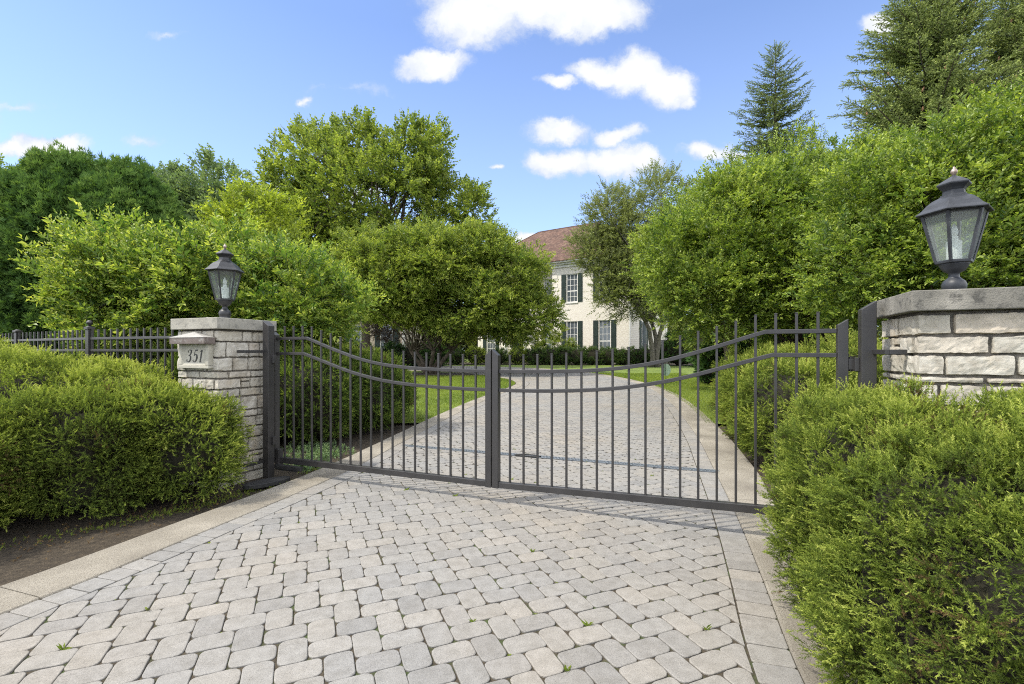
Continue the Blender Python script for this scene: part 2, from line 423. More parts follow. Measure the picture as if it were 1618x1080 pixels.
def stamp(tmpls, P, D, S, tint, roll=None, up=(0,0,1), rg=rng):
    """place templates at P along D with size S; returns verts, faces, tint per face"""
    Vs = []; As = []
    D = unit(D); U = np.broadcast_to(np.array(up, float), D.shape)
    side = np.cross(D, U); bad = np.linalg.norm(side, axis=1) < .05
    side[bad] = (1,0,0); side = unit(side); nr = np.cross(side, D)
    if roll is not None:
        c = np.cos(roll)[:,None]; s = np.sin(roll)[:,None]
        side, nr = side*c + nr*s, nr*c - side*s
    pick = rg.integers(0, len(tmpls), len(P))
    for k, (tv, ta) in enumerate(tmpls):
        m = pick == k
        if not m.any(): continue
        F = np.stack([side[m], D[m], nr[m]], 1)          # (n,3,3) rows = axes
        V = np.einsum('vi,nij->nvj', tv, F)*S[m][:,None,None] + P[m][:,None,:]
        Vs.append(V.reshape(-1,3))
        a = np.where(ta[None,:] < -1, 0.03, np.clip(tint[m][:,None] + ta[None,:], .085, 1))
        As.append(a.reshape(-1))
    V = np.concatenate(Vs); A = np.concatenate(As)
    return V, np.arange(len(V)).reshape(-1,3), A

def leaf_obj(name, parts, mat, parent=None):
    V = np.concatenate([p[0] for p in parts]); A = np.concatenate([p[2] for p in parts])
    return link(name, np_mesh(name, V, np.arange(len(V)).reshape(-1,3), {'tint': A}), mat, parent)

SH_CRAB = [tmpl_shoot(s, 12, .24, .50) for s in range(5)]
SH_BIG = [tmpl_shoot(s+10, 11, .34, .52) for s in range(5)]
SH_MAPLE = [tmpl_shoot(s+20, 10, .30, .85) for s in range(5)]
JUN = [tmpl_juniper(s) for s in range(6)]
JUNB = [tmpl_juniper(s+30, 10, .08) for s in range(6)]
FAN = [tmpl_fan(s) for s in range(5)]
NEED = [tmpl_needles(s, 26, .085, .19) for s in range(4)]

def pnorm(q, pw): return (np.abs(q)**pw).sum(-1)**(1/pw)

def ell_points(ells, n, rg, shell=(.9,1.03), lump=.14, lf=2.2, zmin=-.75, pw=2.0):
    """points spread over a union of ellipsoids (cx,cy,cz,rx,ry,rz); keeps those outside the other ones"""
    E = np.array([e[:6] for e in ells], float)
    area = np.array([(a*b)**1.6 + (a*c)**1.6 + (b*c)**1.6 for a,b,c in E[:,3:6]])**(1/1.6)
    k = rg.choice(len(E), int(n*1.0), p=area/area.sum())
    d = unit(rg.normal(size=(len(k),3)))
    ok = d[:,2] > zmin; d = d[ok]; k = k[ok]
    C = E[k,:3]; Rr = E[k,3:6]; d = d/pnorm(d, pw)[:,None]
    s0 = C + d*Rr
    l = 1 + lump*((vnoise(s0, lf, 3)-.5)*2) + lump*.55*((vnoise(s0, lf*2.7, 5)-.5)*2)
    sh = rg.uniform(shell[0], shell[1], len(k))
    P = C + d*Rr*(l*sh)[:,None]
    nrm = unit(np.sign(d)*np.abs(d)**(pw-1)/Rr)
    keep = np.ones(len(P), bool)
    for j in range(len(E)):
        q = (P - E[j,:3])/E[j,3:6]
        lim = 1 + lump*((vnoise(E[j,:3]+q/np.maximum(pnorm(q, pw),1e-6)[:,None]*E[j,3:6], lf, 3)-.5)*2)
        inside = pnorm(q, pw) < lim*.80
        keep &= ~(inside & (k != j))
    return P[keep], nrm[keep], sh[keep]

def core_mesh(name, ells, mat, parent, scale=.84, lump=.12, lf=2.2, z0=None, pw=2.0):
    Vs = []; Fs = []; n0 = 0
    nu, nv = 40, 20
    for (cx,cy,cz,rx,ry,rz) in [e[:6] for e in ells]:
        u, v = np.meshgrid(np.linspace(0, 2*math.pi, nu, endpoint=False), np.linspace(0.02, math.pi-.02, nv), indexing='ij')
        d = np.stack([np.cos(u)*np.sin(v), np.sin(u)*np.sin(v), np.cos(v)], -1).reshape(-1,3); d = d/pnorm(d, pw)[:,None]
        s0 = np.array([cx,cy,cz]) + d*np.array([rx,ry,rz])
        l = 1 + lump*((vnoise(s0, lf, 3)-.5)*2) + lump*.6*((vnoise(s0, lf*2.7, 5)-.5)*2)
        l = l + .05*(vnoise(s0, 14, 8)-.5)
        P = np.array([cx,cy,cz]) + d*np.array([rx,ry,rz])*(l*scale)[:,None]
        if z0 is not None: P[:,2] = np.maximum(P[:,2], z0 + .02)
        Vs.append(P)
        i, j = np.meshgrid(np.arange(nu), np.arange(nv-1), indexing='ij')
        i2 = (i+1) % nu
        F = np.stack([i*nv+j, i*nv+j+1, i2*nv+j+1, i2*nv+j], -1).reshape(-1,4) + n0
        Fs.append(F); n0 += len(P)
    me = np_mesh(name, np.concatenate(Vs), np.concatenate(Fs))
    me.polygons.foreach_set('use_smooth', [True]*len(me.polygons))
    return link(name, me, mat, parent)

def shrub_mass(name, label, cat, ells, n, size, mat, tm=None, seed=1, z0=0.0, base=None, group=None, tint0=.45, upb=.55,
               lump=.14, lf=2.2, core=.78, shell=(.86,1.04), partname='foliage', dead=.03, jit=.45, clump=.34, rc=.11, k=26, flatc=.8, pw=2.0):
    rg = np.random.default_rng(seed)
    ells = [tuple(e) for e in ells]
    cx = sum(e[0] for e in ells)/len(ells); cy = sum(e[1] for e in ells)/len(ells)
    root = empty(name, (cx, cy, z0)); tag(root, label, cat, group)
    loc = [(e[0]-cx, e[1]-cy, e[2]-z0, e[3], e[4], e[5]) for e in ells]
    C, nr, sh = ell_points(loc, max(20, n//k), rg, (shell[0], shell[1]-.04), lump, lf, pw=pw)
    # tufts: sprays fan out from a point under the surface, so creases stay between them
    nr = np.repeat(nr, k, 0); rad = np.repeat(rc*rg.uniform(.55,1.5,len(C)), k)
    ct = np.repeat(rg.normal(0,.10,len(C)), k); lean = np.repeat(rg.normal(0,.45,C.shape), k, 0)
    C = np.repeat(C, k, 0); sh = np.repeat(sh, k)
    q = unit(rg.normal(size=C.shape) + nr*.9 + np.array([0,0,upb*.6]) + lean)
    q[:,2] *= flatc
    depth_ = rg.random(len(C))**.5
    P = C + q*(rad*depth_)[:,None]
    ok = P[:,2] > .05; P, nr, sh, q, ct, depth_ = P[ok], nr[ok], sh[ok], q[ok], ct[ok], depth_[ok]
    D = q*1.0 + nr*.35 + np.array([0,0,upb*.45]) + rg.normal(0, jit*1.0, P.shape)
    S = size*rg.uniform(.65, 1.3, len(P))
    # outer tips lighter with new growth; upward faces lighter, inner sprays darker, dead patches brown
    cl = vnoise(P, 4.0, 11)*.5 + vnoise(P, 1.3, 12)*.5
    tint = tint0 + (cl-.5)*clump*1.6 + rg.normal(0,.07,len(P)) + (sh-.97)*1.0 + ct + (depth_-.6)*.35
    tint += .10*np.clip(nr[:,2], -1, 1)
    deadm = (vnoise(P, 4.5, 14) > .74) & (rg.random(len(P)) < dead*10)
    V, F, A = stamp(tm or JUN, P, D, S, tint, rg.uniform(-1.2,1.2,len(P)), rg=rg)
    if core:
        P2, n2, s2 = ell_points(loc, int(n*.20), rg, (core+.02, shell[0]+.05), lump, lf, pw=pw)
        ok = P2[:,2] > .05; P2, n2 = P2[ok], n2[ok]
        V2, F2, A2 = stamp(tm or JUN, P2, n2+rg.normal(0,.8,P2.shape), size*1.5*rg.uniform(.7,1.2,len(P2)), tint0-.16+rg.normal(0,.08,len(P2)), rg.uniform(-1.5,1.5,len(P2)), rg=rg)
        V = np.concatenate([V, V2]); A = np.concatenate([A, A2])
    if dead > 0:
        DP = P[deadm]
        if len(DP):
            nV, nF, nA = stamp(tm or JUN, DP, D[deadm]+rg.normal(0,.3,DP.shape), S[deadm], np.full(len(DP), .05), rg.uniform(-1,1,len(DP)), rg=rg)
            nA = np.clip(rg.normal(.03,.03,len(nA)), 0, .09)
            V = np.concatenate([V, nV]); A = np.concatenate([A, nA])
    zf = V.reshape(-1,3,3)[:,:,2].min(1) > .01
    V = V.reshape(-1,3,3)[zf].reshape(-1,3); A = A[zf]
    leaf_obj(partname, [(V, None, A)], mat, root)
    if core: core_mesh('shade_core', loc, M['core'], root, core, lump, lf, 0.0, pw)  # solid core painted dark, so gaps between sprays read as shade
    return root

def limb_path(a, b, rg, sag=.12, n=5):
    a = Vector(a); b = Vector(b); L = (b-a).length
    pts = []
    off = Vector((rg.normal(0,.06), rg.normal(0,.06), sag))*L
    for i in range(n+1):
        t = i/n
        p = a.lerp(b, t) + off*(4*t*(1-t))*.6 + Vector(rg.normal(0,.012,3))*L*(1 if 0 < i < n else 0)
        pts.append(p)
    return pts

def tree(name, label, cat, base, lobes, n, shoot, mat, tm, seed, trunk_r=.12, fork=1.0, stems=1, group=None, bark='bark',
         limbs=26, gap=.0, gf=.8, tint0=.5, upb=.35, inner=.55, lump=.16, lf=.9, jit=.5, spread=.25, lean=(0,0), clump=.25, out=1.0, k=9, rc=None):
    """lobes in world coordinates; trunk + limbs in one mesh, leaves in another"""
    rg = np.random.default_rng(seed)
    x0, y0 = base; z0 = float(g(y0))
    root = empty(name, (x0, y0, z0)); tag(root, label, cat, group)
    loc = [(e[0]-x0, e[1]-y0, e[2]-z0, e[3], e[4], e[5]) for e in lobes]
    # leaves
    E = np.array(loc); vol = (E[:,3]*E[:,4]*E[:,5])**(.75)
    kk = k; n = n//kk
    k = rg.choice(len(E), n, p=vol/vol.sum())
    d = unit(rg.normal(size=(n,3)))
    r = inner + (1-inner)*rg.random(n)**.7
    s0 = E[k,:3] + d*E[k,3:6]
    l = 1 + lump*((vnoise(s0, lf, 3+seed)-.5)*2) + lump*.7*((vnoise(s0, lf*2.5, 5+seed)-.5)*2)
    P = E[k,:3] + d*E[k,3:6]*(r*l)[:,None]
    nrm = unit(d/E[k,3:6])
    # keep mostly the outer skin of the union
    depth = np.full(n, 9.)
    for j in range(len(E)):
        q = np.linalg.norm((P-E[j,:3])/E[j,3:6], axis=1)
        depth = np.where(k == j, depth, np.minimum(depth, q))
    keep = (depth > .62) | (rg.random(n) < .22)
    if gap > 0:
        gn = vnoise(P, gf, 40+seed)*.6 + vnoise(P, gf*2.3, 41+seed)*.4
        keep &= gn > gap + rg.normal(0,.03,n)
    C0, nrm = np.repeat(P[keep], kk, 0), np.repeat(nrm[keep], kk, 0)
    rcc = (rc or shoot*1.15)
    rr = np.repeat(rcc*rg.uniform(.5,1.5,keep.sum()), kk); ct = np.repeat(rg.normal(0,.08,keep.sum()), kk)
    ln_ = np.repeat(rg.normal(0,.5,(keep.sum(),3)), kk, 0)
    q = unit(rg.normal(size=C0.shape) + nrm*.7 + ln_ + np.array([0,0,.25])); q[:,2] *= .75
    P = C0 + q*(rr*rg.random(len(C0))**.6)[:,None]
    fl = np.stack([vnoise(P, 1.6, 21)-.5, vnoise(P, 1.6, 22)-.5, vnoise(P, 1.6, 23)-.5], 1)
    D = q*1.0 + nrm*.45*out + np.array([0,0,upb]) + fl*.7 + rg.normal(0, jit, P.shape)*.5
    S = shoot*rg.uniform(.6,1.35,len(P))
    cl = vnoise(P, gf*1.7, 11)*.5 + vnoise(P, gf*4, 12)*.5
    tint = tint0 + (cl-.5)*clump*1.7 + ct + rg.normal(0,.06,len(P))
    parts = [stamp(tm, P, D, S, tint, rg.normal(0,.5,len(P)), rg=rg)]
    leaf_obj('crown', parts, mat, root)
    # wood
    mb = MB()
    tgt = P[rg.choice(len(P), min(limbs, len(P)), replace=False)]
    for s in range(stems):
        ang = 2*math.pi*s/stems + seed
        sp = spread if stems > 1 else 0
        b0 = Vector((math.cos(ang)*trunk_r*.9*(stems > 1), math.sin(ang)*trunk_r*.9*(stems > 1), -.05))
        f0 = Vector((math.cos(ang)*sp*fork+lean[0]*fork, math.sin(ang)*sp*fork+lean[1]*fork, fork))
        tr = trunk_r*(1 if stems == 1 else .62)
        p = limb_path(b0, f0, rg, 0.0, 6)
        mb.tube(p, [tr*(1.25 if i == 0 else 1.05-.05*i) for i in range(7)], 9)
        mine = tgt[s::stems]
        for t in mine:
            mid = Vector(f0).lerp(Vector(t), .45) + Vector((0,0,.1*(Vector(t)-f0).length))
            L = (Vector(t)-f0).length
            p1 = limb_path(f0 - Vector((0,0,.05)), Vector(t), rg, .14, 7)
            r0 = tr*rg.uniform(.28,.5)
            mb.tube(p1, [max(r0*(1-.12*i), .006) for i in range(8)], 6)
            for q in range(3):
                i = rg.integers(3, 7)
                st = p1[i]; e = P[rg.integers(0, len(P), 12)]
                e = e[np.argmin(np.linalg.norm(e-np.array(st), axis=1))]
                if (Vector(e)-st).length < L*.9:
                    p2 = limb_path(st, Vector(e), rg, .05, 4)
                    mb.tube(p2, [max(r0*.38*(1-.18*i), .004) for i in range(5)], 5)
    mb.build('trunk', M[bark], root, smooth=True)
    return root

def spruce(label, base, top, Rb, seed, zlow=3.0, density=1.0, group=None, cones=0, tint0=.42, size=.42):
    rg = np.random.default_rng(seed)
    x0, y0 = base; z0 = float(g(y0))
    root = empty('spruce_tree', (x0, y0, z0)); tag(root, label, 'spruce tree', group)
    mb = MB(); H = top - z0
    mb.tube([(0,0,-.1),(0,0,H*.5),(0.02,0,H*.85),(0,0,H)], [Rb*.075, Rb*.05, .035, .008], 8)
    PP=[]; DD=[]; SS=[]; TT=[]
    z = zlow; ang = 0; cone_at = []
    while z < H - .12:
        f = (H - z)/(H - 0)
        rad = Rb*(f**.85)*1.0
        nb = max(4, int((5 + 4*min(1, rad/1.5))*density))
        for b in range(nb):
            a = ang + 2*math.pi*b/nb + rg.normal(0,.18)
            L = rad*rg.uniform(.60,1.15) + .12
            hd = np.array([math.cos(a), math.sin(a), 0])
            rise = .75 if f < .10 else (.42 if f < .25 else .12)
            droop = -.10 if f < .25 else -.32
            m = max(4, int(L/.10))
            ts = np.linspace(0, 1, m+1)
            zb = z + rg.normal(0,.06)
            pts = [np.array([0,0,zb]) + hd*L*t + np.array([0,0,1])*L*(rise*t + droop*math.sin(math.pi*min(t*1.15,1)*.9)*.6) for t in ts]
            mb.tube([tuple(p) for p in pts[::max(1,m//4)]] + [tuple(pts[-1])], [max(.05*L/3*(1-.2*i), .006) for i in range(len(pts[::max(1,m//4)])+1)], 4)
            sdv = np.array([-hd[1], hd[0], 0])
            for i in range(1, m+1):
                t = ts[i]; dv = unit((pts[i]-pts[i-1])[None])[0]
                bl = size*(1.05 - .55*t)*rg.uniform(.7,1.2)*min(1, .35+L/2)
                for sgn in (-1, 1):
                    if rg.random() < .12: continue
                    dd = dv*.75 + sdv*sgn*rg.uniform(.6,1.0) + np.array([0,0,rg.normal(-.12,.16)])
                    PP.append(pts[i]); DD.append(dd); SS.append(bl); TT.append(tint0 + .15*(t-.5) + rg.normal(0,.08))
                    if bl > .26:
                        q = pts[i] + unit(dd[None])[0]*bl*.55
                        PP.append(q); DD.append(dd*.6 + dv*.8); SS.append(bl*.6); TT.append(tint0 + .22*(t-.4) + rg.normal(0,.08))
                        if rg.random() < .6:
                            PP.append(q); DD.append(dd*.6 - dv*.3 + np.array([0,0,-.5])); SS.append(bl*.55); TT.append(tint0 - .1 + rg.normal(0,.08))
                if i == m:
                    PP.append(pts[i]-dv*.05); DD.append(dv); SS.append(size*.6); TT.append(tint0+.15)
            if f > .12 and f < .62: cone_at.append(pts[int(m*.8)])
        ang += 1.1
        z += max(.16, .34*min(1, .35+rad/2.5))
    for q in range(5):
        PP.append(np.array([0,0,H-.1*q-.15])); DD.append(np.array([rg.normal(0,.15),rg.normal(0,.15),1.])); SS.append(.4); TT.append(tint0)
    prt = stamp(NEED, np.array(PP), np.array(DD), np.array(SS), np.array(TT), rg.uniform(-3,3,len(PP)), rg=rg)
    leaf_obj('crown', [prt], M['spruce'], root)
    mb.build('trunk', M['bark'], root)
    if cones:
        cm = MB(); cm.lathe([(-.17,.006),(-.14,.022),(-.09,.030),(-.04,.026),(0,.008)], 7)
        me = cm.mesh('cone', True); me.materials.append(M['cone'])
        idx = rg.choice(len(cone_at), min(cones, len(cone_at)), replace=False)
        for i in idx:
            o = bpy.data.objects.new('cone', me); COL.objects.link(o); o.parent = root
            p = cone_at[i]; o.location = (p[0], p[1], p[2]-.04); o.rotation_euler = (rg.normal(0,.2), rg.normal(0,.2), 0)
    return root

# ------------------------------------------------------------------ ground outlines (metres, camera at 0,0)
L_IN = [(-5.2,-4.0),(-4.1,-1.5),(-3.45,.5),(-3.14,1.6),(-3.05,2.17),(-2.92,2.75),(-2.76,3.19),(-2.54,4.06),(-2.33,4.79),(-2.07,5.85),(-1.77,7.97),(-1.45,10.11),
        (-1.12,12.0),(-.78,13.75),(-.38,15.5),(.05,17.2),(.36,18.6),(.52,19.7),(.50,20.9),(.28,22.1),(-.10,23.2),(-.7,24.7),(-1.45,26.3),(-2.6,27.9),(-4.2,29.3),(-7.0,30.7),(-10.4,31.5),(-18,32.0),(-34,32.0)]
R_IN = [(2.1,-4.0),(1.35,-1.6),(1.12,.2),(1.18,1.5),(1.32,2.21),(1.61,3.03),(2.05,4.37),(2.58,6.15),(3.11,7.91),(3.70,10.28),(4.26,12.6),(4.75,15.2),(5.08,17.6),(5.20,20.0),(5.08,22.4),(4.7,25.2),(4.05,28.0),
        (3.1,30.4),(1.5,32.6),(-.8,34.6),(-5.4,36.6),(-14,38.0),(-34,38.6)]

def smooth_line(P, it=1):
    P = [np.array(p, float) for p in P]
    for _ in range(it):
        Q = [P[0]]
        for a, b in zip(P[:-1], P[1:]):
            Q += [a*.75+b*.25, a*.25+b*.75]
        Q.append(P[-1]); P = Q
    return np.array(P)
LS = smooth_line(L_IN, 2); RS = smooth_line(R_IN, 2)

def resample(P, step):
    seg = np.linalg.norm(np.diff(P, axis=0), axis=1); s = np.concatenate([[0], np.cumsum(seg)])
    n = max(2, int(s[-1]/step)); t = np.linspace(0, s[-1], n+1)
    return np.stack([np.interp(t, s, P[:,0]), np.interp(t, s, P[:,1])], 1)

def normals(P):
    d = np.gradient(P, axis=0); d = d/np.linalg.norm(d, axis=1, keepdims=True)
    return np.stack([-d[:,1], d[:,0]], 1)      # left of travel

def offset(P, w): return P + normals(P)*w

def strip(name, A, B, z, mat, thick=0.0, kind='structure', cuts=None):
    n = len(A); vs = []; fs = []
    for P in (A, B):
        for p in P: vs.append((p[0], p[1], float(g(p[1]))+z))
    if cuts:
        return cut_kerb(name, A, B, z, mat, thick, cuts)
    for i in range(n-1): fs.append((i, i+1, n+i+1, n+i))
    if thick:
        for P in (A, B):
            for p in P: vs.append((p[0], p[1], float(g(p[1]))+z-thick))
        for i in range(n-1):
            fs.append((2*n+i, i, i+1, 2*n+i+1)); fs.append((n+i, 3*n+i, 3*n+i+1, n+i+1))
    me = bpy.data.meshes.new(name); me.from_pydata(vs, [], fs); me.update()
    o = link(name, me, mat); tag(o, kind=kind); return o

def cut_kerb(name, A, B, z, mat, thick, length):
    mb = MB(); seg = np.linalg.norm(np.diff(A, axis=0), axis=1); sA = np.concatenate([[0], np.cumsum(seg)])
    at = lambda P, t: np.array([np.interp(t, sA, P[:,0]), np.interp(t, sA, P[:,1])])
    t = 0.0
    while t < sA[-1]-.1:
        e = min(t+length, sA[-1]); m = 8
        ts = np.linspace(t+.004, e-.004, m+1); vs = []
        for q in ts:
            for P, w_ in ((A,0),(B,0)):
                p = at(P, q); o_ = at(B if P is A else A, q); d_ = (o_-p)/max(np.linalg.norm(o_-p),1e-6)
                for dz, ins in ((-thick,0),(-.010,0),(-.002,.006),(0,.014)):
                    r_ = p + d_*ins; vs.append((r_[0], r_[1], float(g(r_[1]))+z+dz))
        fs = []
        for i in range(m):
            a = i*8; b = a+8
            for k in range(3):
                fs.append((a+k, a+k+1, b+k+1, b+k)); fs.append((a+4+k, b+4+k, b+5+k, a+5+k))
            fs.append((a+3, a+7, b+7, b+3))
        fs.append((0,4,5,1)); fs.append((1,5,6,2)); fs.append((2,6,7,3)); q0 = m*8
        fs.append((q0,q0+1,q0+5,q0+4)); fs.append((q0+1,q0+2,q0+6,q0+5)); fs.append((q0+2,q0+3,q0+7,q0+6))
        mb.add(vs, fs); t = e
    o = mb.build(name, mat); tag(o, kind='structure'); return o

def poly_sheet(name, poly, z, mat, kind='structure'):
    import mathutils.geometry as mg
    pts = [Vector((p[0], p[1], 0)) for p in poly]
    t = mg.tessellate_polygon([pts])
    vs = [(p[0], p[1], float(g(p[1]))+z) for p in poly]
    me = bpy.data.meshes.new(name); me.from_pydata(vs, [], [tuple(x) for x in t]); me.update()
    o = link(name, me, mat)
    tag(o, kind=kind); return o

# ground: one sheet to the horizon
ys = [-60,-20,-5,0,3,5,7,10,20,35,50,70,120,250,700]; xs = [-700,-250,-80,-30,-10,0,10,30,80,250,700]
mb = MB(); n = len(xs)
mb.add([(x,y,float(g(y))-.055) for y in ys for x in xs], [(j*n+i,j*n+i+1,(j+1)*n+i+1,(j+1)*n+i) for j in range(len(ys)-1) for i in range(n-1)])
tag(mb.build('ground', M['soil']), kind='structure')

# far turf beyond the drive and around the house
FAR = [(-60,36),(-34,38.95),(-14,38.35),(-5.4,36.95),(-.7,34.95),(1.7,32.9),(3.4,30.6),(4.4,28.1),(5.05,25.25),(5.45,22.5),(5.56,20.0),(5.42,17.5),(5.09,15.1),(4.6,12.5),(4.15,10.6),(3.92,9.7),
       (9,9.6),(30,10),(80,20),(120,68),(-120,68)]
poly_sheet('lawn', FAR, -.004, M['lawn'])
ISL = [(-1.86,9.8),(-1.80,10.2),(-1.47,12.1),(-1.13,13.9),(-.73,15.7),(-.30,17.4),(-.02,18.7),(.14,19.7),(.12,20.8),(-.08,21.9),(-.44,23.0),(-1.05,24.5),(-1.8,26.0),(-2.9,27.6),(-4.4,28.95),(-7.1,30.3),(-10.5,31.1),(-18,31.6),(-34,31.6),(-60,31),(-60,10),(-8,9.7)]
poly_sheet('island_lawn', ISL, -.004, M['lawn'])
# mulch ring under the multi-stemmed crab and dark strip under the house hedge
a = np.linspace(0, 2*math.pi, 40, endpoint=False)
poly_sheet('mulch_ring', [(-4.6+2.6*math.cos(t)*(1+.08*math.sin(3*t)), 25.6+2.2*math.sin(t)) for t in a], .006, M['soil'])
poly_sheet('mulch_bed', [(-12,38.9),(14,38.2),(20,38.4),(20,44),(-12,44)], .006, M['soil'])

# kerbs
w = np.interp(LS[:,1], [0,8,20], [.46,.37,.34])
strip('kerb_left', LS, LS + normals(LS)*w[:,None], .006, M['kerb'], .06, cuts=1.83)
w = np.interp(RS[:,1], [0,3,6,9,16,22,40], [.20,.26,.50,.52,.52,.42,.35])
strip('kerb_right', RS, RS - normals(RS)*w[:,None], .006, M['kerb'], .06, cuts=1.83)
# joint sheet under the pavers
def joint_sheet():
    P = [tuple(p) for p in LS] + [tuple(p) for p in RS[::-1]]
    def clip(poly, yk, above):
        out = []
        for i in range(len(poly)):
            a, b = poly[i], poly[(i+1) % len(poly)]
            ia = (a[1] >= yk) == above; ib = (b[1] >= yk) == above
            if ia: out.append(a)
            if ia != ib:
                t = (yk-a[1])/(b[1]-a[1]); out.append((a[0]+(b[0]-a[0])*t, yk))
        return out
    poly_sheet('drive_joints_near', clip(P, 7, False), -.0095, M['joint'])
    poly_sheet('drive_joints_far', clip(P, 7, True), -.009, M['joint'])
joint_sheet()

# ------------------------------------------------------------------ pavers
def clip_half(poly, p0, nn):
    out = []
    for i in range(len(poly)):
        a, b = poly[i], poly[(i+1) % len(poly)]
        da = (a-p0)@nn; db = (b-p0)@nn
        if da >= 0: out.append(a)
        if (da >= 0) != (db >= 0): out.append(a + (b-a)*(da/(da-db)))
    return out

def area2(poly):
    x = [p[0] for p in poly]; y = [p[1] for p in poly]
    return abs(sum(x[i]*y[(i+1)%len(x)]-x[(i+1)%len(x)]*y[i] for i in range(len(x))))/2

def pip(P, poly):
    x, y = P[:,0], P[:,1]; inside = np.zeros(len(P), bool)
    n = len(poly)
    for i in range(n):
        x1, y1 = poly[i]; x2, y2 = poly[(i+1) % n]
        c = ((y1 > y) != (y2 > y)) & (x < (x2-x1)*(y-y1)/(y2-y1+1e-12)+x1)
        inside ^= c
    return inside

def build_pavers():
    rg = np.random.default_rng(3)
    Lp, Wp = .212, .141
    th = R(23); c, s = math.cos(th), math.sin(th); Rm = np.array([[c,-s],[s,c]])
    LI = offset(resample(LS, .25), -.205); RI = offset(resample(RS, .25), .205)
    poly = np.concatenate([LI, RI[::-1]])
    # boundary half planes
    segs = []
    for Q, sg in ((LI, -1), (RI, 1)):
        nn = normals(Q)*sg
        for i in range(len(Q)): segs.append((Q[i], nn[i]))
    SP = np.array([q[0] for q in segs]); SN = np.array([q[1] for q in segs])
    vis = lambda X, Y: (Y > -1.5) & ((np.abs(X) < np.maximum(Y,0)*1.12+.8) | (Y < 6)) & (X > -19)
    mb = MB()
    # lattice a(W,W)+b(L,-L)
    cand = []
    span = 48
    A_ = np.array([Wp, Wp]); B_ = np.array([Lp, -Lp])
    ia = np.arange(-420, 420); ib = np.arange(-260, 260)
    IA, IB = np.meshgrid(ia, ib, indexing='ij')
    O = IA.reshape(-1,1)*A_ + IB.reshape(-1,1)*B_
    for kind in (0, 1):
        if kind == 0: cc = O + np.array([Lp/2, Wp/2]); hs = (Lp/2, Wp/2)
        else: cc = O + np.array([Lp+Wp/2, Wp-Lp/2]); hs = (Wp/2, Lp/2)
        Wc = cc@Rm.T
        ok = vis(Wc[:,0], Wc[:,1]) & (Wc[:,1] < 39)
        Wc = Wc[ok]
        cand.append((Wc, hs))
    nfull = 0
    for Wc, hs in cand:
        ins = pip(Wc, poly)
        for i in range(0, len(Wc)):
            p = Wc[i]
            if not ins[i]:
                d2 = ((SP-p)**2).sum(1).min()
                if d2 > .04: continue
            Y = p[1]
            near = Y < 9
            jt = .0022 if near else .0032
            hx, hy = hs[0]-jt, hs[1]-jt
            cr = .034 if near else .024
            k = 4 if Y < 6 else (2 if Y < 14 else 1)
            pts = []
            for (sx, sy, a0) in ((1,1,0),(-1,1,90),(-1,-1,180),(1,-1,270)):
                crr = cr*rg.uniform(.65,1.3)
                if k == 1: aa = [45]
                else: aa = np.linspace(0, 90, k)
                for a in aa:
                    if k == 1: pts.append(np.array([sx*(hx-.004), sy*(hy-.004)]))
                    else: pts.append(np.array([sx*(hx-crr)+crr*math.cos(R(a0+a)), sy*(hy-crr)+crr*math.sin(R(a0+a))]))
            ja = rg.normal(0, .010); cj, sj = math.cos(ja), math.sin(ja)
            JR = np.array([[cj,-sj],[sj,cj]])@np.eye(2)
            off = rg.normal(0, .0018, 2)
            pl = [Rm@(JR@q + off) + p for q in pts]
            dd = ((SP-p)**2).sum(1)
            for j in np.argsort(dd)[:3]:
                if dd[j] < .09: pl = clip_half(pl, SP[j]+SN[j]*.004, SN[j])
                if len(pl) < 3: break
            if len(pl) < 3 or area2(pl) < .0022: continue
            put_paver(mb, pl, rg, Y)
    # soldier courses
    for Q, sg in ((LS, -1), (RS, 1)):
        q = resample(Q, .149); nn = normals(q)*sg
        for i in range(len(q)-1):
            a, b = q[i], q[i+1]
            m = (a+b)/2
            if not vis(np.array([m[0]]), np.array([m[1]]))[0]: continue
            e = unit((b-a)[None])[0]*.003
            na, nb = nn[i], nn[i+1]
            pl = [a+na*.004+e, b+nb*.004-e, b+nb*.200-e, a+na*.200+e]
            if sg < 0: pl = pl[::-1]
            # chamfer corners
            if m[1] < 12:
                P2 = []
                for t in range(4):
                    p0, p1, p2 = pl[t-1], pl[t], pl[(t+1) % 4]
                    P2 += [p1 + unit((p0-p1)[None])[0]*.010, p1 + unit((p2-p1)[None])[0]*.010]
                pl = P2
            if area2(pl) > .002: put_paver(mb, pl, rg, m[1])
    o = mb.build('driveway', M['paver']); tag(o, kind='structure')
    print('pavers verts', len(mb.v))

def put_paver(mb, pl, rg, Y):
    cen = sum(pl)/len(pl)
    # orientation: make CCW
    a = 0
    for i in range(len(pl)):
        x1,y1 = pl[i]; x2,y2 = pl[(i+1)%len(pl)]; a += x1*y2-x2*y1
    if a < 0: pl = pl[::-1]
    n = len(pl)
    z = float(g(cen[1])) + rg.normal(0,.0011)
    gr = .012 if Y > 7 else 0
    tx, ty = rg.normal(0,.006,2)
    def zz(p, dz): return z + dz + (p[0]-cen[0])*tx + (p[1]-cen[1])*(ty+gr)
    rings = [(0, -.013), (.0, -.0034), (.0022, -.0009), (.0055, 0)] if Y < 9 else [(0,-.016),(.001,-.002),(.007,0)]
    vs = []
    for (ins, dz) in rings:
        for p in pl:
            v = cen - p; l = math.hypot(*v) + 1e-9
            q = p + v/l*ins*1.3
            vs.append((q[0], q[1], zz(q, dz)))
    fs = []
    for j in range(len(rings)-1):
        for i in range(n):
            i2 = (i+1) % n
            fs.append((j*n+i, j*n+i2, (j+1)*n+i2, (j+1)*n+i))
    fs.append(tuple((len(rings)-1)*n+i for i in range(n)))
    mb.add(vs, fs)
build_pavers()

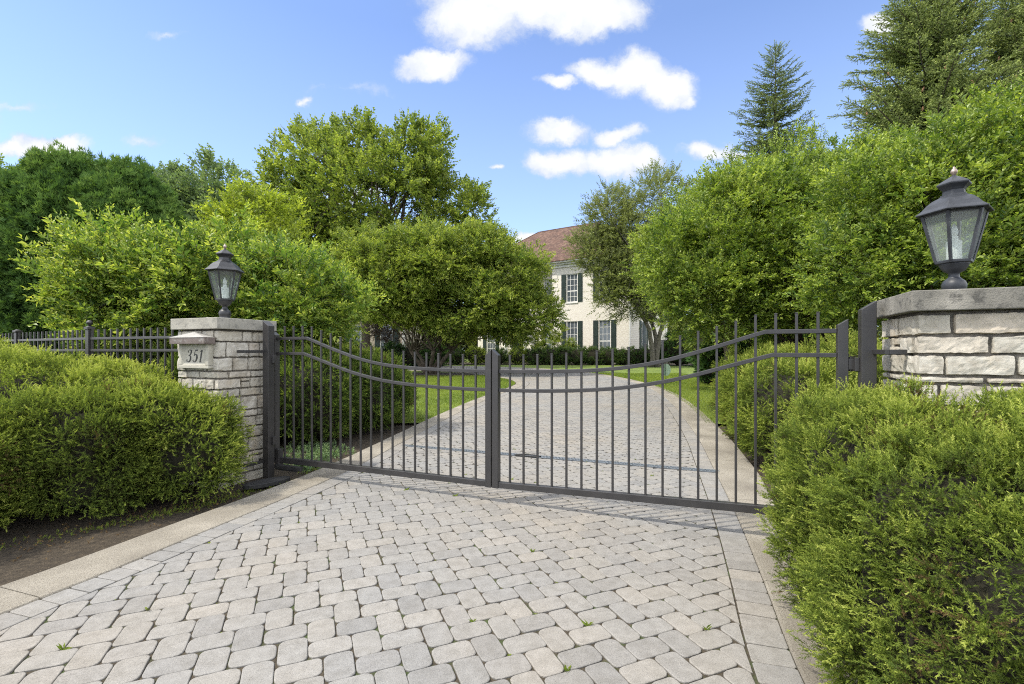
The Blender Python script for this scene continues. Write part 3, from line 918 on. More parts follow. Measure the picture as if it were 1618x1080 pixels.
# ------------------------------------------------------------------ gate and pillars
GA = Vector((-2.95,5.95,0)); GM = Vector((-.19,4.775,0)); GB = Vector((2.525,3.62,0))
PHI = R(-22)
U = Vector((math.cos(PHI), math.sin(PHI), 0)); Vv = Vector((-math.sin(PHI), math.cos(PHI), 0))

TOP = [(0,1.668),(.55,1.668),(.70,1.620),(.90,1.553),(1.10,1.492),(1.30,1.435),(1.50,1.392),(1.70,1.362),(1.92,1.341),(2.15,1.329),(2.45,1.320),(2.75,1.316),(2.97,1.315)]
LOW = [(0,1.484),(.50,1.484),(.65,1.440),(.85,1.382),(1.05,1.320),(1.25,1.268),(1.45,1.226),(1.65,1.192),(1.85,1.169),(2.10,1.150),(2.40,1.136),(2.70,1.130),(2.97,1.129)]
PTOP = [(.17,1.792),(.60,1.788),(.70,1.755),(.90,1.697),(1.10,1.645),(1.30,1.594),(1.50,1.548),(1.70,1.516),(1.90,1.494),(2.10,1.480),(2.30,1.467),(2.55,1.458),(2.80,1.450)]
itp = lambda T, s: float(np.interp(s, [t[0] for t in T], [t[1] for t in T]))

def rail_mesh(mb, prof, L, h, d, s0=.0, s1=None):
    """rail along x following prof, thickness h, depth d"""
    ss = sorted(set([s0, s1 or L] + [p[0] for p in prof if s0 < p[0] < (s1 or L)]))
    fine = []
    for a, b in zip(ss[:-1], ss[1:]):
        fine += [a, (a+b)/2]
    fine.append(ss[-1])
    pz = []
    for s in fine:
        lo = itp(prof, s-.06); hi = itp(prof, s+.06); mid = itp(prof, s)
        pz.append(mid if s < .75 else (lo+hi+mid)/3)
    vs = []
    for s, z in zip(fine, pz):
        vs += [(s,-d/2,z-h),(s,d/2,z-h),(s,d/2,z),(s,-d/2,z)]
    n = len(fine); fs = [(0,1,2,3), (4*n-1,4*n-2,4*n-3,4*n-4)]
    for i in range(n-1):
        for k in range(4):
            fs.append((4*i+k, 4*(i+1)+k, 4*(i+1)+(k+1)%4, 4*i+(k+1)%4))
    mb.add(vs, fs)

def slant_post(x0, x1, d, z0, zl, zr):
    mb = MB()
    mb.add([(x0,-d,z0),(x1,-d,z0),(x1,d,z0),(x0,d,z0),(x0,-d,zl),(x1,-d,zr),(x1,d,zr),(x0,d,zl)],
           [(0,3,2,1),(4,5,6,7),(0,1,5,4),(1,2,6,5),(2,3,7,6),(3,0,4,7)])
    return mb

def gate_leaf(label, A, Mid, zb0, zb1, mirror):
    d = (Mid-A); L = d.length; rz = math.atan2(d.y, d.x)
    root = empty('gate_leaf', (A.x, A.y, 0), rz); tag(root, label, 'gate', 'two leaves of the driveway gate')
    zb = lambda s: zb0 + (zb1-zb0)*s/L
    slant_post(0, .068, .034, zb0-.01, 1.738, 1.695).build('hinge_stile', M['iron'], root, .003)
    slant_post(L-.070, L-.006, .034, zb(L)-.004, 1.455, 1.512).build('meeting_stile', M['iron'], root, .003)
    mb = MB(); rail_mesh(mb, TOP, L, .034, .034, .070, L-.072); mb.build('top_rail', M['iron'], root, .003)
    mb = MB(); rail_mesh(mb, LOW, L, .034, .034, .070, L-.072); mb.build('middle_rail', M['iron'], root, .003)
    mb = MB(); BOT = [(0, zb(0)+.068), (L, zb(L)+.050)]
    mb.add([(.069,-.028,zb(.069)),(L-.071,-.028,zb(L)),(L-.071,.028,zb(L)),(.069,.028,zb(.069)),
            (.069,-.028,zb(0)+.068),(L-.071,-.028,zb(L)+.055),(L-.071,.028,zb(L)+.055),(.069,.028,zb(0)+.068)],
           [(0,3,2,1),(4,5,6,7),(0,1,5,4),(1,2,6,5),(2,3,7,6),(3,0,4,7)])
    mb.build('bottom_rail', M['iron'], root, .004)
    for i in range(19):
        s = .190 + (2.800-.19)*i/18 * (L/2.99)
        mb = MB(); zt = itp(PTOP, s); w = .0095
        mb.box(s-w, s+w, -w, w, zb(s)+.050, zt)
        mb.box(s-w-.0015, s+w+.0015, -w-.0015, w+.0015, zt, zt+.008)
        mb.build('picket', M['iron'], root, .0015, seg=1)
    for z in (.42, 1.40):
        mb = MB(); mb.lathe([(z-.055,.016),(z+.055,.016)], 12, (-.020, -.0)); mb.box(-.036,-.001,-.03,.03,z-.04,z+.04); mb.build('hinge', M['iron'], root, .002)
    return root
gl = gate_leaf('left leaf of the charcoal iron driveway gate, hinged beside the pillar numbered 351', GA, GM, .132, .153, False)
gr_ = gate_leaf('right leaf of the charcoal iron driveway gate, partly behind the large front juniper', GB, GM, .211, .153, True)
# rust patch, actuator on the left leaf
mb = MB(); mb.box(.10,.52,-.075,-.030,.072,.122); mb.box(.10,.44,-.065,-.040,.055,.074); mb.build('actuator', M['black'], gl, .006)
mb = MB(); mb.box(.085,.14,-.05,.02,.10,.30); mb.build('bracket', M['iron'], gl, .003)

def hinge_post(label, x, y, right):
    root = empty('gate_post', (x, y, 0), PHI); tag(root, label, 'post', 'posts that carry the gate')
    s = 1 if right else -1
    if right: slant_post(-.046,.046,.046,-.02,1.80,1.862).build('post', M['iron'], root, .004)
    else: slant_post(-.046,.046,.046,-.02,1.862,1.80).build('post', M['iron'], root, .004)
    for z in (1.475, .16):
        mb = MB()
        x0, x1 = sorted([s*.046, s*.15])
        mb.box(x0, x1, -.012, .012, z, z+.034)
        mb.box(*sorted([s*.02, s*.046]), -.30, -.047, z, z+.034)
        mb.box(*sorted([s*.046, s*.16]), -.30, -.272, z, z+.034)
        mb.build('strap', M['iron'], root, .003)
    for z in (.42, 1.40):
        mb = MB(); mb.box(-s*.075, -s*.046, -.0, .05, z-.05, z+.05) if s < 0 else mb.box(-.075, -.046, .0, .05, z-.05, z+.05)
        mb.build('hinge_plate', M['iron'], root, .003)
    return root
hinge_post('dark iron gate post fixed to the pillar with the house number', -2.93, 5.79, False)
hinge_post('dark iron gate post fixed to the large pillar at the right edge', 2.585, 3.50, True)

# stones
def rounded_block(mb, x0, x1, y0, y1, z0, z1, r, amp, seed, cell=.024):
    c = np.array([(x0+x1)/2, (y0+y1)/2, (z0+z1)/2]); h = np.array([(x1-x0)/2, (y1-y0)/2, (z1-z0)/2])
    n = np.maximum(2, np.ceil(2*h/cell).astype(int))
    n = np.minimum(n, 26)
    idx = {}; vs = []; fs = []
    def vid(i, j, k):
        key = (i, j, k)
        if key not in idx:
            idx[key] = len(vs)
            vs.append([(2*i/n[0]-1)*h[0], (2*j/n[1]-1)*h[1], (2*k/n[2]-1)*h[2]])
        return idx[key]
    for j in range(n[1]):
        for k in range(n[2]):
            fs.append((vid(0,j,k), vid(0,j,k+1), vid(0,j+1,k+1), vid(0,j+1,k)))
            fs.append((vid(n[0],j,k), vid(n[0],j+1,k), vid(n[0],j+1,k+1), vid(n[0],j,k+1)))
    for i in range(n[0]):
        for k in range(n[2]):
            fs.append((vid(i,0,k), vid(i+1,0,k), vid(i+1,0,k+1), vid(i,0,k+1)))
            fs.append((vid(i,n[1],k), vid(i,n[1],k+1), vid(i+1,n[1],k+1), vid(i+1,n[1],k)))
    for i in range(n[0]):
        for j in range(n[1]):
            fs.append((vid(i,j,0), vid(i,j+1,0), vid(i+1,j+1,0), vid(i+1,j,0)))
            fs.append((vid(i,j,n[2]), vid(i+1,j,n[2]), vid(i+1,j+1,n[2]), vid(i,j+1,n[2])))
    Pn = np.array(vs)
    inner = np.clip(Pn, -(h-r), h-r)
    o = Pn - inner; l = np.linalg.norm(o, axis=1, keepdims=True)
    dirn = np.where(l > 1e-6, o/np.maximum(l,1e-6), unit(Pn))
    Q = inner + dirn*np.minimum(l, r)
    W = Q + c
    nz = (vnoise(W + seed*7.3, 9, seed)-.5)*.7 + (np.abs(vnoise(W + seed*3.1, 17, seed+1)-.5)*2-.5)*1.0 + (np.abs(vnoise(W + seed*1.7, 34, seed+4)-.5)*2-.4)*.45 + (vnoise(W, 60, seed+2)-.5)*.2
    W = W + dirn*(nz*amp*2)[:,None]
    mb.add(W.tolist(), fs)

def pillar(label, corner, sx, width, depth, ztop, courses, seed, capmat, zcap=.127, plaque=False, capthin=False, lens=(.14,.34)):
    """corner = front corner next to the gate; local x = U*sx away from the gate, y = back"""
    rg = np.random.default_rng(seed)
    root = empty('stone_pillar', (corner[0], corner[1], 0), PHI); tag(root, label, 'pillar', 'stone gate pillars')
    ins = .050
    zt = ztop - zcap
    X0, X1 = (ins, width-ins) if sx > 0 else (-(width-ins), -ins)
    Y0, Y1 = ins, depth-ins
    mb = MB(); mb.box(X0+.032, X1-.032, Y0+.032, Y1-.032, -.05, zt-.001); mb.build('mortar_core', M['mortar'], root)
    st = MB(); dp = .055; gp = .0075
    z = zt - .012; ci = 0; cnt = seed*100
    def one(x0, x1, y0, y1, z0, z1, amp=.0055):
        nonlocal cnt
        cnt += 1
        j = 0
        rounded_block(st, x0, x1, y0, y1, z0, z1, min(.008, (z1-z0)*.25), amp, cnt)
    while z > -.02:
        hgt = courses[ci % len(courses)]*rg.uniform(.93,1.07); ci += 1
        z1 = z; z0 = z - hgt
        # four corner blocks
        la = [rg.uniform(*lens) for _ in range(4)]; rg.shuffle(la)
        lb = [dp + rg.uniform(.0,.12) for _ in range(4)]
        if ci % 2: la, lb = lb, la
        fx = [X0 + la[0], X1 - la[1]]        # front edge free interval
        # front-left, front-right, back-right, back-left
        one(X0, X0+la[0], Y0-rg.uniform(0,.008), Y0+lb[0], z0+gp, z1-gp)
        one(X1-la[1], X1+rg.uniform(0,.008), Y0, Y0+lb[1], z0+gp, z1-gp)
        one(X1-la[2], X1, Y1-lb[2], Y1, z0+gp, z1-gp)
        one(X0, X0+la[3], Y1-lb[3], Y1, z0+gp, z1-gp)
        def fill(a, b, horizontal, fixed, out):
            q = a + gp
            while q < b - gp - .01:
                Lb = rg.uniform(*lens)
                e = min(q+Lb, b-gp)
                if b - gp - e < .07: e = b - gp
                split = hgt > .11 and rg.random() < .24
                rows = [(z0+gp, z1-gp)]
                if split:
                    m = z0 + hgt*rg.choice([.38,.5,.62]); rows = [(z0+gp, m-gp*.8), (m+gp*.8, z1-gp)]
                for (a0, a1) in rows:
                    pr = rg.uniform(-.006,.010)
                    if horizontal:
                        if out < 0: one(q, e, fixed-pr, fixed+dp, a0, a1)
                        else: one(q, e, fixed-dp, fixed+pr, a0, a1)
                    else:
                        if out < 0: one(fixed-pr, fixed+dp, q, e, a0, a1)
                        else: one(fixed-dp, fixed+pr, q, e, a0, a1)
                q = e + 2*gp
        fill(X0+la[0]+gp, X1-la[1]-gp, True, Y0, -1)
        fill(X0+la[3]+gp, X1-la[2]-gp, True, Y1, 1)
        fill(Y0+lb[0]+gp, Y1-lb[3]-gp, False, X0, -1)
        fill(Y0+lb[1]+gp, Y1-lb[2]-gp, False, X1, 1)
        z = z0
    so = st.build('stonework', M['stone'], root)
    mb = MB()
    c0, c1 = (0, width) if sx > 0 else (-width, 0)
    mb.box(c0, c1, 0, depth, zt, ztop)
    mb.build('cap', capmat, root, .006)
    return root

pl = pillar('limestone gate pillar bearing the number 351 under a small copper hood', (-3.27,5.33), -1, .78, .80, 1.874, [.125,.185,.150,.085,.125,.095,.16,.08,.13], 5, M['capL'])
pr = pillar('limestone gate pillar with a thick dark weathered cap, at the right edge', (2.48,2.985), 1, .92, .78, 1.874, [.132,.112,.128,.050,.130,.060,.14,.08,.15], 9, M['capR'], lens=(.17,.46))

# number plaque (front face of the left pillar, local y ~ .05)
mb = MB()
x0, x1, z0, z1 = -.625, -.135, 1.300, 1.580; f = -.004; b = .060
mb.box(x0, x1, f, b, z0, z0+.035); mb.box(x0, x0+.05, f, b, z0+.036, z1); mb.box(x1-.05, x1, f, b, z0+.036, z1)
mb.build('plaque_frame', M['plaque'], pl, .006)
mb = MB(); mb.box(x0+.051, x1-.051, .012, .060, z0+.036, z1); mb.build('number_plaque', M['plaque'], pl, .002)
def bevel_quad():
    mb = MB()
    xi0, xi1, zi = x0+.052, x1-.052, z0+.037
    mb.add([(xi0,f+.004,zi),(xi1,f+.004,zi),(xi1-.028,.0115,zi+.03),(xi0+.028,.0115,zi+.03),(xi0,f+.004,z1),(xi0+.028,.0115,z1),(xi1,f+.004,z1),(xi1-.028,.0115,z1),
            (xi0,.0125,zi),(xi1,.0125,zi),(xi0,.0125,z1),(xi1,.0125,z1)],
           [(0,1,2,3),(0,3,5,4),(1,6,7,2)])
    mb.build('plaque_bevel', M['plaque'], pl)
bevel_quad()
# digits: ribbons with thick and thin strokes, italic
def digit_mesh(mb, strokes, ox, oz, h, slant=.22):
    for pts, ws in strokes:
        P = smooth_line([np.array(p, float) for p in pts], 2)
        Wd = np.interp(np.linspace(0,1,len(P)), np.linspace(0,1,len(ws)), ws)
        nn = normals(P)
        Lp = P + nn*Wd[:,None]/2; Rp = P - nn*Wd[:,None]/2
        vs = []
        for q in (Lp, Rp):
            for (x, z) in q:
                vs.append((ox + (x+z*slant)*h, .0085, oz+z*h))
        for q in (Lp, Rp):
            for (x, z) in q:
                vs.append((ox + (x+z*slant)*h, .0125, oz+z*h))
        n = len(P)
        fs = [(i, i+1, n+i+1, n+i) for i in range(n-1)] + [(2*n+i, i, n+i, 3*n+i) for i in (0, n-1)]
        fs += [(i, 2*n+i, 2*n+i+1, i+1) for i in range(n-1)] + [(n+i, n+i+1, 3*n+i+1, 3*n+i) for i in range(n-1)]
        mb.add(vs, fs)
three = [([(.05,.80),(.10,.95),(.26,1.0),(.42,.92),(.43,.74),(.34,.58),(.18,.53)],[.10,.045,.05,.13,.14,.06,.04]),
         ([(.18,.53),(.38,.50),(.47,.34),(.42,.10),(.24,.0),(.08,.04),(.03,.18)],[.04,.06,.15,.15,.05,.05,.10]),
         ([(.03,.20),(.07,.20)],[.09,.09]),([(.05,.80),(.09,.79)],[.09,.08])]
five = [([(.44,.98),(.28,.93),(.14,.97)],[.06,.10,.04]),([(.13,.97),(.09,.52)],[.035,.035]),
        ([(.09,.52),(.22,.62),(.40,.56),(.46,.34),(.38,.08),(.20,.0),(.07,.05),(.03,.18)],[.03,.05,.13,.16,.11,.05,.05,.10])]
onef = [([(.22,.98),(.22,.02)],[.135,.135]),([(.06,.84),(.20,.95)],[.035,.05]),([(.08,.015),(.38,.015)],[.035,.035])]
for nm, strokes, ox in (('number_three', three, -.520), ('number_five', five, -.415), ('number_one', onef, -.318)):
    mb = MB(); digit_mesh(mb, strokes, ox, 1.372, .142); mb.build(nm, M['digit'], pl)
# copper hood above the plaque
hx0, hx1 = -.665, -.085
mb = MB(); mb.box(hx0, hx1, -.085, .045, 1.578, 1.650); mb.build('hood', M['copper'], pl, .003)
mb = MB(); mb.add([(hx0-.006,-.091,1.651),(hx1+.006,-.091,1.651),(hx1+.006,.047,1.651),(hx0-.006,.047,1.651),(-.375,.0,1.715),(-.375,.047,1.715)],
                  [(0,1,4),(1,2,5,4),(2,3,5),(3,0,4,5),(0,3,2,1)])
mb.build('hood_top', M['hoodtop'], pl)
# small lead dome and copper foot plate on the cap
mb = MB(); mb.lathe([(1.8745,.028),(1.888,.027),(1.898,.018),(1.902,.004)], 12, (-.50,.25)); mb.build('cap_stud', M['hoodtop'], pl, smooth=True)

def lantern(label, x, y, z, mat, glass, foot, sc=1.0, wide=.88):
    root = empty('lantern', (x, y, z), PHI); tag(root, label, 'lantern', 'lanterns on the gate pillars')
    root.scale = (sc*wide, sc*wide, sc)
    k = R(0)
    mb = MB(); mb.lathe([(.0,.070),(.022,.070),(.028,.064),(.045,.068),(.06,.074),(.085,.077),(.11,.066),(.128,.045),(.140,.034),(.160,.033),(.168,.038),(.18,.062),(.20,.078),(.225,.090),(.232,.094)], 20)
    mb.build('base', mat, root, smooth=True)
    mb = MB(); mb.lathe([(.232,.098),(.236,.120),(.252,.122),(.256,.112)], 6, rot=k); mb.build('tray', mat, root, .002)
    # frame bars
    r0, r1, zb, zt = .113, .196, .252, .585
    fr = MB()
    for i in range(6):
        a = k + i*math.pi/3
        p0 = Vector((r0*math.cos(a), r0*math.sin(a), zb)); p1 = Vector((r1*math.cos(a), r1*math.sin(a), zt))
        fr.tube([p0, p1], [.0125, .0145], 4)
    fr.build('frame', mat, root)
    mb = MB(); mb.lathe([(.568,.190),(.585,.203),(.590,.203),(.592,.10)], 6, rot=k); mb.build('top_ring', mat, root)
    for i in range(6):
        a0 = k + i*math.pi/3 + .05; a1 = k + (i+1)*math.pi/3 - .05
        ps = [(r0*math.cos(a0)*.975, r0*math.sin(a0)*.975, zb+.004),(r0*math.cos(a1)*.975, r0*math.sin(a1)*.975, zb+.004),(r1*math.cos(a1)*.975, r1*math.sin(a1)*.975, zt-.006),(r1*math.cos(a0)*.975, r1*math.sin(a0)*.975, zt-.006)]
        nrm = Vector((math.cos((a0+a1)/2), math.sin((a0+a1)/2), -.25)).normalized()*.003
        qs = [tuple(Vector(p)-nrm) for p in ps]
        mb = MB(); mb.add(ps+qs, [(0,1,2,3),(7,6,5,4),(0,4,5,1),(1,5,6,2),(2,6,7,3),(3,7,4,0)])
        mb.build('glass_pane', glass, root)
    mb = MB(); mb.lathe([(.588,.198),(.586,.238),(.592,.243),(.600,.236),(.622,.205),(.655,.176),(.685,.140),(.705,.100),(.712,.088),(.722,.086),(.725,.078)], 6, rot=k); mb.build('roof', mat, root, .0015)
    mb = MB(); mb.lathe([(.722,.074),(.752,.070),(.768,.082),(.790,.108),(.798,.110),(.803,.106),(.822,.078),(.845,.040),(.858,.016),(.864,.014)], 6, rot=k); mb.build('cupola', mat, root, .0015)
    mb = MB(); mb.lathe([(.862,.010),(.872,.012),(.878,.020),(.892,.022),(.905,.017),(.912,.008),(.920,.009),(.926,.004)], 12); mb.build('finial', M['brass'], root, smooth=True)
    mb = MB(); mb.lathe([(.256,.047),(.395,.047),(.397,.026),(.428,.026)], 16); mb.build('candle_tube', M['paper'], root, smooth=False)
    mb = MB(); mb.lathe([(.425,.012),(.440,.022),(.462,.026),(.49,.018),(.515,.006),(.520,.002)], 14); mb.build('bulb', M['bulb'], root, smooth=True)
    if foot:
        mb = MB(); mb.lathe([(.0,.088),(.006,.088)], 20); mb.build('foot_plate', M['brass'], root)
    return root
lantern('small black lantern on the pillar with the number 351', -3.485, 5.84, 1.875, M['lampdark'], M['glassL'], True)
lantern('large grey lantern with dusty panes on the right pillar cap', 3.06, 3.33, 1.875, M['lamp'], M['glassR'], False, .972, .92)

# black splice cover on the soil by the left post, drain grate over the drive
mb = MB(); pts = [(.27*math.cos(t)*(1 if abs(math.cos(t)) < .9 else .97), .11*math.sin(t)) for t in np.linspace(0,2*math.pi,20,endpoint=False)]
mb.prism(pts, -.03, .018); o = mb.build('ground_cover_plate', M['black'], None, .006, loc=(-2.80,5.50,0), rz=R(50))
tag(o, 'flat black rubber mat on the soil at the foot of the left gate post', 'mat')

def drain():
    a = Vector((-1.72,7.60,0)); b = Vector((2.55,5.96,0)); d = b-a; L = d.length
    root = empty('drain_grate', (a.x, a.y, .004), math.atan2(d.y, d.x)); tag(root, 'narrow galvanised drain grate laid across the drive behind the gate', 'drain')
    ch = MB(); ch.box(0, L, -.063, .063, -.010, -.0005); ch.build('channel', M['black'], root)
    mb = MB(); mb.box(0, L, -.062, -.040, 0, .008); mb.box(0, L, .040, .062, 0, .008); mb.box(0, L, -.006, .006, 0, .008)
    x = .012
    while x < L-.01:
        mb.box(x, x+.018, -.0395, -.0065, .0, .007); mb.box(x+.02, x+.038, .0065, .0395, .0, .007); x += .045
    mb.build('grate', M['galv'], root)
drain()
mb = MB()
mb.tube([(.05,6.86,.02),(.18,6.83,.035),(.33,6.78,.03),(.40,6.74,.018),(.33,6.73,.02),(.15,6.80,.02),(.04,6.84,.02)], [.009]*7, 6)
tag(mb.build('cable_loop', M['black'], smooth=True), 'short black cable loop lying over the drain grate', 'cable')

# ------------------------------------------------------------------ iron fence on the left
def fence_panel(label, a, b, n):
    a = Vector((*a,0)); b = Vector((*b,0)); d = b-a; L = d.length
    root = empty('iron_fence', (a.x, a.y, 0), math.atan2(d.y, d.x)); tag(root, label, 'fence', 'iron fence panels left of the drive')
    for nm, z in (('top_rail',1.655),('middle_rail',1.490),('bottom_rail',.20)):
        mb = MB(); mb.box(0.03, L-.03, -.017, .017, z, z+.034); mb.build(nm, M['iron'], root, .003)
    for i in range(n):
        s = L*(i+.5)/n; mb = MB(); mb.box(s-.0095, s+.0095, -.0095, .0095, .08, 1.80 if i else 1.80)
        mb.build('picket', M['iron'], root)
F = [(-3.86,5.93),(-5.92,6.74),(-8.12,7.90),(-10.3,9.1)]
fence_panel('charcoal iron fence panel running from the 351 pillar to the ball topped post', F[1], F[0], 16)
fence_panel('charcoal iron fence panel between the two fence posts left of the ball topped one', F[2], F[1], 17)
fence_panel('charcoal iron fence panel at the left edge in front of the arborvitae', F[3], F[2], 17)
def fence_post(label, x, y, ball):
    root = empty('fence_post', (x, y, 0), R(-22)); tag(root, label, 'post', 'posts of the left fence')
    mb = MB(); mb.box(-.035,.035,-.035,.035,-.02,1.80); mb.build('shaft', M['iron'], root, .004)
    mb = MB(); mb.box(-.048,.048,-.048,.048,1.80,1.835); mb.lathe([(1.835,.045),(1.85,.02)], 12); mb.build('post_cap', M['iron'], root, .004)
    if ball:
        mb = MB(); mb.lathe([(1.85,.013),(1.862,.014),(1.872,.028),(1.89,.038),(1.908,.036),(1.924,.022),(1.93,.004)], 14); mb.build('ball_finial', M['iron'], root, smooth=True)
fence_post('square iron fence post topped with a ball finial', F[1][0], F[1][1], True)
fence_post('plain square iron fence post near the left edge', F[2][0], F[2][1], False)

# round green marker on the right lawn
mk = empty('lawn_marker', (5.95,18.6,float(g(18.6)))); tag(mk, 'pale green oval marker plate on a thin stake in the right lawn', 'marker')
mb = MB(); mb.tube([(0,0,0),(0,0,1.02)], [.012,.010], 6); mb.build('stake', M['iron'], mk)
for s in (-1, 1):
    mb = MB(); pts = [(s*.01,.40)] + [(s*(.01+.16*math.sin(t)), .63-.235*math.cos(t)) for t in np.linspace(.1, math.pi-.1, 12)] + [(s*.01,.865)]
    n = len(pts)
    if s < 0: pts = pts[::-1]
    mb.add([(x,-.016-abs(x)*.25,z) for x,z in pts]+[(x,-.010-abs(x)*.25,z) for x,z in pts], [tuple(range(n)), tuple(range(2*n-1,n-1,-1))]+[(i,n+i,n+(i+1)%n,(i+1)%n) for i in range(n)])
    mb.build('plate', M['signgreen'], mk)

# ------------------------------------------------------------------ house
HR = Vector((9.7, 40.0, float(g(40)))); HA = R(-35)
def house():
    root = empty('house', HR, HA); tag(root, 'cream brick two storey house with red brown hipped roof and dark green shutters', 'house')
    EH = 9.0; Dp = 10.4; W = 17.2; S = 7.3
    # local: x to the right along the front (0 = right corner, negative to the left), y to the back
    def wall_rect(mb, x0, x1, y, z0, z1, holes):
        xs = sorted(set([x0,x1]+[h[0] for h in holes]+[h[1] for h in holes])); zs = sorted(set([z0,z1]+[h[2] for h in holes]+[h[3] for h in holes]))
        for i in range(len(xs)-1):
            for j in range(len(zs)-1):
                cx, cz = (xs[i]+xs[i+1])/2, (zs[j]+zs[j+1])/2
                if any(h[0] < cx < h[1] and h[2] < cz < h[3] for h in holes): continue
                mb.box(xs[i], xs[i+1], y, y+.25, zs[j], zs[j+1])
    def window(xc, w, z0, z1, y, shut=True, cols=3, rows=5):
        fr = MB(); t = .07
        fr.box(xc-w/2, xc-w/2+t, y+.06, y+.16, z0, z1); fr.box(xc+w/2-t, xc+w/2, y+.06, y+.16, z0, z1)
        fr.box(xc-w/2+t, xc+w/2-t, y+.06, y+.16, z0, z0+t); fr.box(xc-w/2+t, xc+w/2-t, y+.06, y+.16, z1-t, z1)
        for c in range(1, cols):
            x = xc-w/2+w*c/cols; fr.box(x-.018, x+.018, y+.085, y+.135, z0+t, z1-t)
        for r in range(1, rows):
            z = z0+(z1-z0)*r/rows; hh = .045 if r == rows//2 else .018; fr.box(xc-w/2+t, xc+w/2-t, y+.0855, y+.1345, z-hh, z+hh)
        f = fr.build('window', M['white'], root)
        gm = MB(); gm.box(xc-w/2+.03, xc+w/2-.03, y+.10, y+.12, z0+.03, z1-.03); gm.build('pane', M['winglass'], f)
        sl = MB(); sl.box(xc-w/2-.05, xc+w/2+.05, y-.06, y+.05, z0-.10, z0-.005); sl.build('sill', M['white'], f)
        if shut:
            for sg in (-1, 1):
                sm = MB(); sw = .46; xa = xc+sg*(w/2+.04+sw/2)
                sm.box(xa-sw/2, xa+sw/2, y-.035, y-.003, z0, z1)
                for (a, b) in ((.06,.46),(.54,.94)):
                    sm.box(xa-sw/2+.07, xa+sw/2-.07, y-.050, y-.0355, z0+(z1-z0)*a, z0+(z1-z0)*b)
                sm.build('shutter', M['shutter'], root)
    up = (5.45, 8.0); dn = (.75, 3.75)
    wins = [(-5.30,1.12),(-2.15,1.12)]
    holes = [(x-w/2, x+w/2, z0, z1) for x, w in wins for z0, z1 in (up, dn)]
    mb = MB(); wall_rect(mb, -S, 0, 0, 0, EH, holes); mb.box(-S, -S+.25, .251, 1.35, 0, EH)
    mb.box(-.25, 0, .251, Dp, 0, EH)
    mb.build('front_wall', M['brick'], root)
    for x, w in wins:
        window(x, w, up[0], up[1], 0); window(x, w, dn[0], dn[1], 0)
    # recessed centre with arched entrance glazing
    h2 = [(-9.0,-7.9,.6,3.7),(-9.0,-7.9,5.45,8.0),(-12.5,-11.4,5.45,8.0),(-16.0,-14.9,5.45,8.0),(-16.0,-14.9,.75,3.75),(-12.9,-11.0,.0,3.4)]
    mb = MB(); wall_rect(mb, -W, -S, 1.35, 0, EH, h2); mb.box(-W, -W+.25, 1.601, Dp, 0, EH); mb.box(-W+.26, -.26, Dp-.25, Dp, 0, EH)
    mb.build('recessed_wall', M['brick'], root)
    window(-8.45,1.1,.6,3.7,1.35,False); window(-8.45,1.1,5.45,8.0,1.35,False); window(-11.95,1.1,5.45,8.0,1.35); window(-15.45,1.1,5.45,8.0,1.35); window(-15.45,1.1,.75,3.75,1.35)
    mb = MB(); mb.box(-12.85,-11.05,1.45,1.55,0,3.35); mb.build('door', M['shutter'], root)
    mb = MB()
    for x in (-13.1,-10.8): mb.lathe([(0,.20),(3.6,.17)], 14, (x, .7))
    mb.box(-13.4,-10.5,.4,1.34,3.6,4.1); mb.build('portico', M['white'], root)
    # quoins
    mb = MB(); z = .1; k = 0
    while z < EH-.5:
        l = .52 if k % 2 else .36
        mb.box(-S-.012, -S+l, -.03, -.002, z, z+.36)
        z += .40; k += 1
    mb.build('quoins', M['brick'], root, .01)
    # side window with shutters on the right wall
    for z0, z1 in (dn, up):
        mb = MB(); mb.box(.005,.05,3.0,4.1,z0,z1); f = mb.build('window', M['white'], root)
        gm = MB(); gm.box(.052,.06,3.08,4.02,z0+.08,z1-.08); gm.build('pane', M['winglass'], f)
        for a in (2.5, 4.14):
            sm = MB(); sm.box(.005,.04,a,a+.46,z0,z1); sm.build('shutter', M['shutter'], root)
    mb = MB(); mb.box(.004,.10,-.0,.14,.0,EH); mb.box(.004,.10,9.7,9.84,.0,EH); mb.build('downpipe', M['white'], root)
    # cornice
    mb = MB()
    for (o1, z0, z1) in ((.12,EH-.35,EH-.12),(.30,EH-.119,EH+.06),(.55,EH+.061,EH+.22)):
        mb.box(-S-o1, o1, -o1, 0, z0, z1); mb.box(-W-o1, -S-o1-.001, 1.35-o1, 1.35, z0, z1); mb.box(.001, o1, .001, Dp+o1, z0, z1); mb.box(-W-o1, -W-.001, 1.351, Dp+o1, z0, z1)
    mb.build('cornice', M['white'], root)
    # hipped roof
    e = .62; zr = EH+.22; rh = 4.5; y0, y1 = -e, Dp+e; x0_, x1_ = -W-e, e
    hy = (y0+y1)/2; hl = (y1-y0)/2
    mb = MB()
    mb.add([(x0_,y0,zr),(x1_,y0,zr),(x1_,y1,zr),(x0_,y1,zr),(x0_+hl,hy,zr+rh),(x1_-hl,hy,zr+rh),(x0_,y0,zr-.06),(x1_,y0,zr-.06),(x1_,y1,zr-.06),(x0_,y1,zr-.06)],
           [(0,1,5,4),(1,2,5),(2,3,4,5),(3,0,4),(0,6,7,1),(1,7,8,2),(2,8,9,3),(3,9,6,0),(6,9,8,7)])
    rf = mb.build('roof', M['roof'], root)
    mb = MB()
    for a, b in (((x0_,y0,zr),(x0_+hl,hy,zr+rh)),((x1_,y0,zr),(x1_-hl,hy,zr+rh)),((x1_,y1,zr),(x1_-hl,hy,zr+rh)),((x0_+hl,hy,zr+rh),(x1_-hl,hy,zr+rh))):
        mb.tube([a, b], [.07,.07], 5)
    mb.build('ridge_caps', M['roof'], rf)
house()

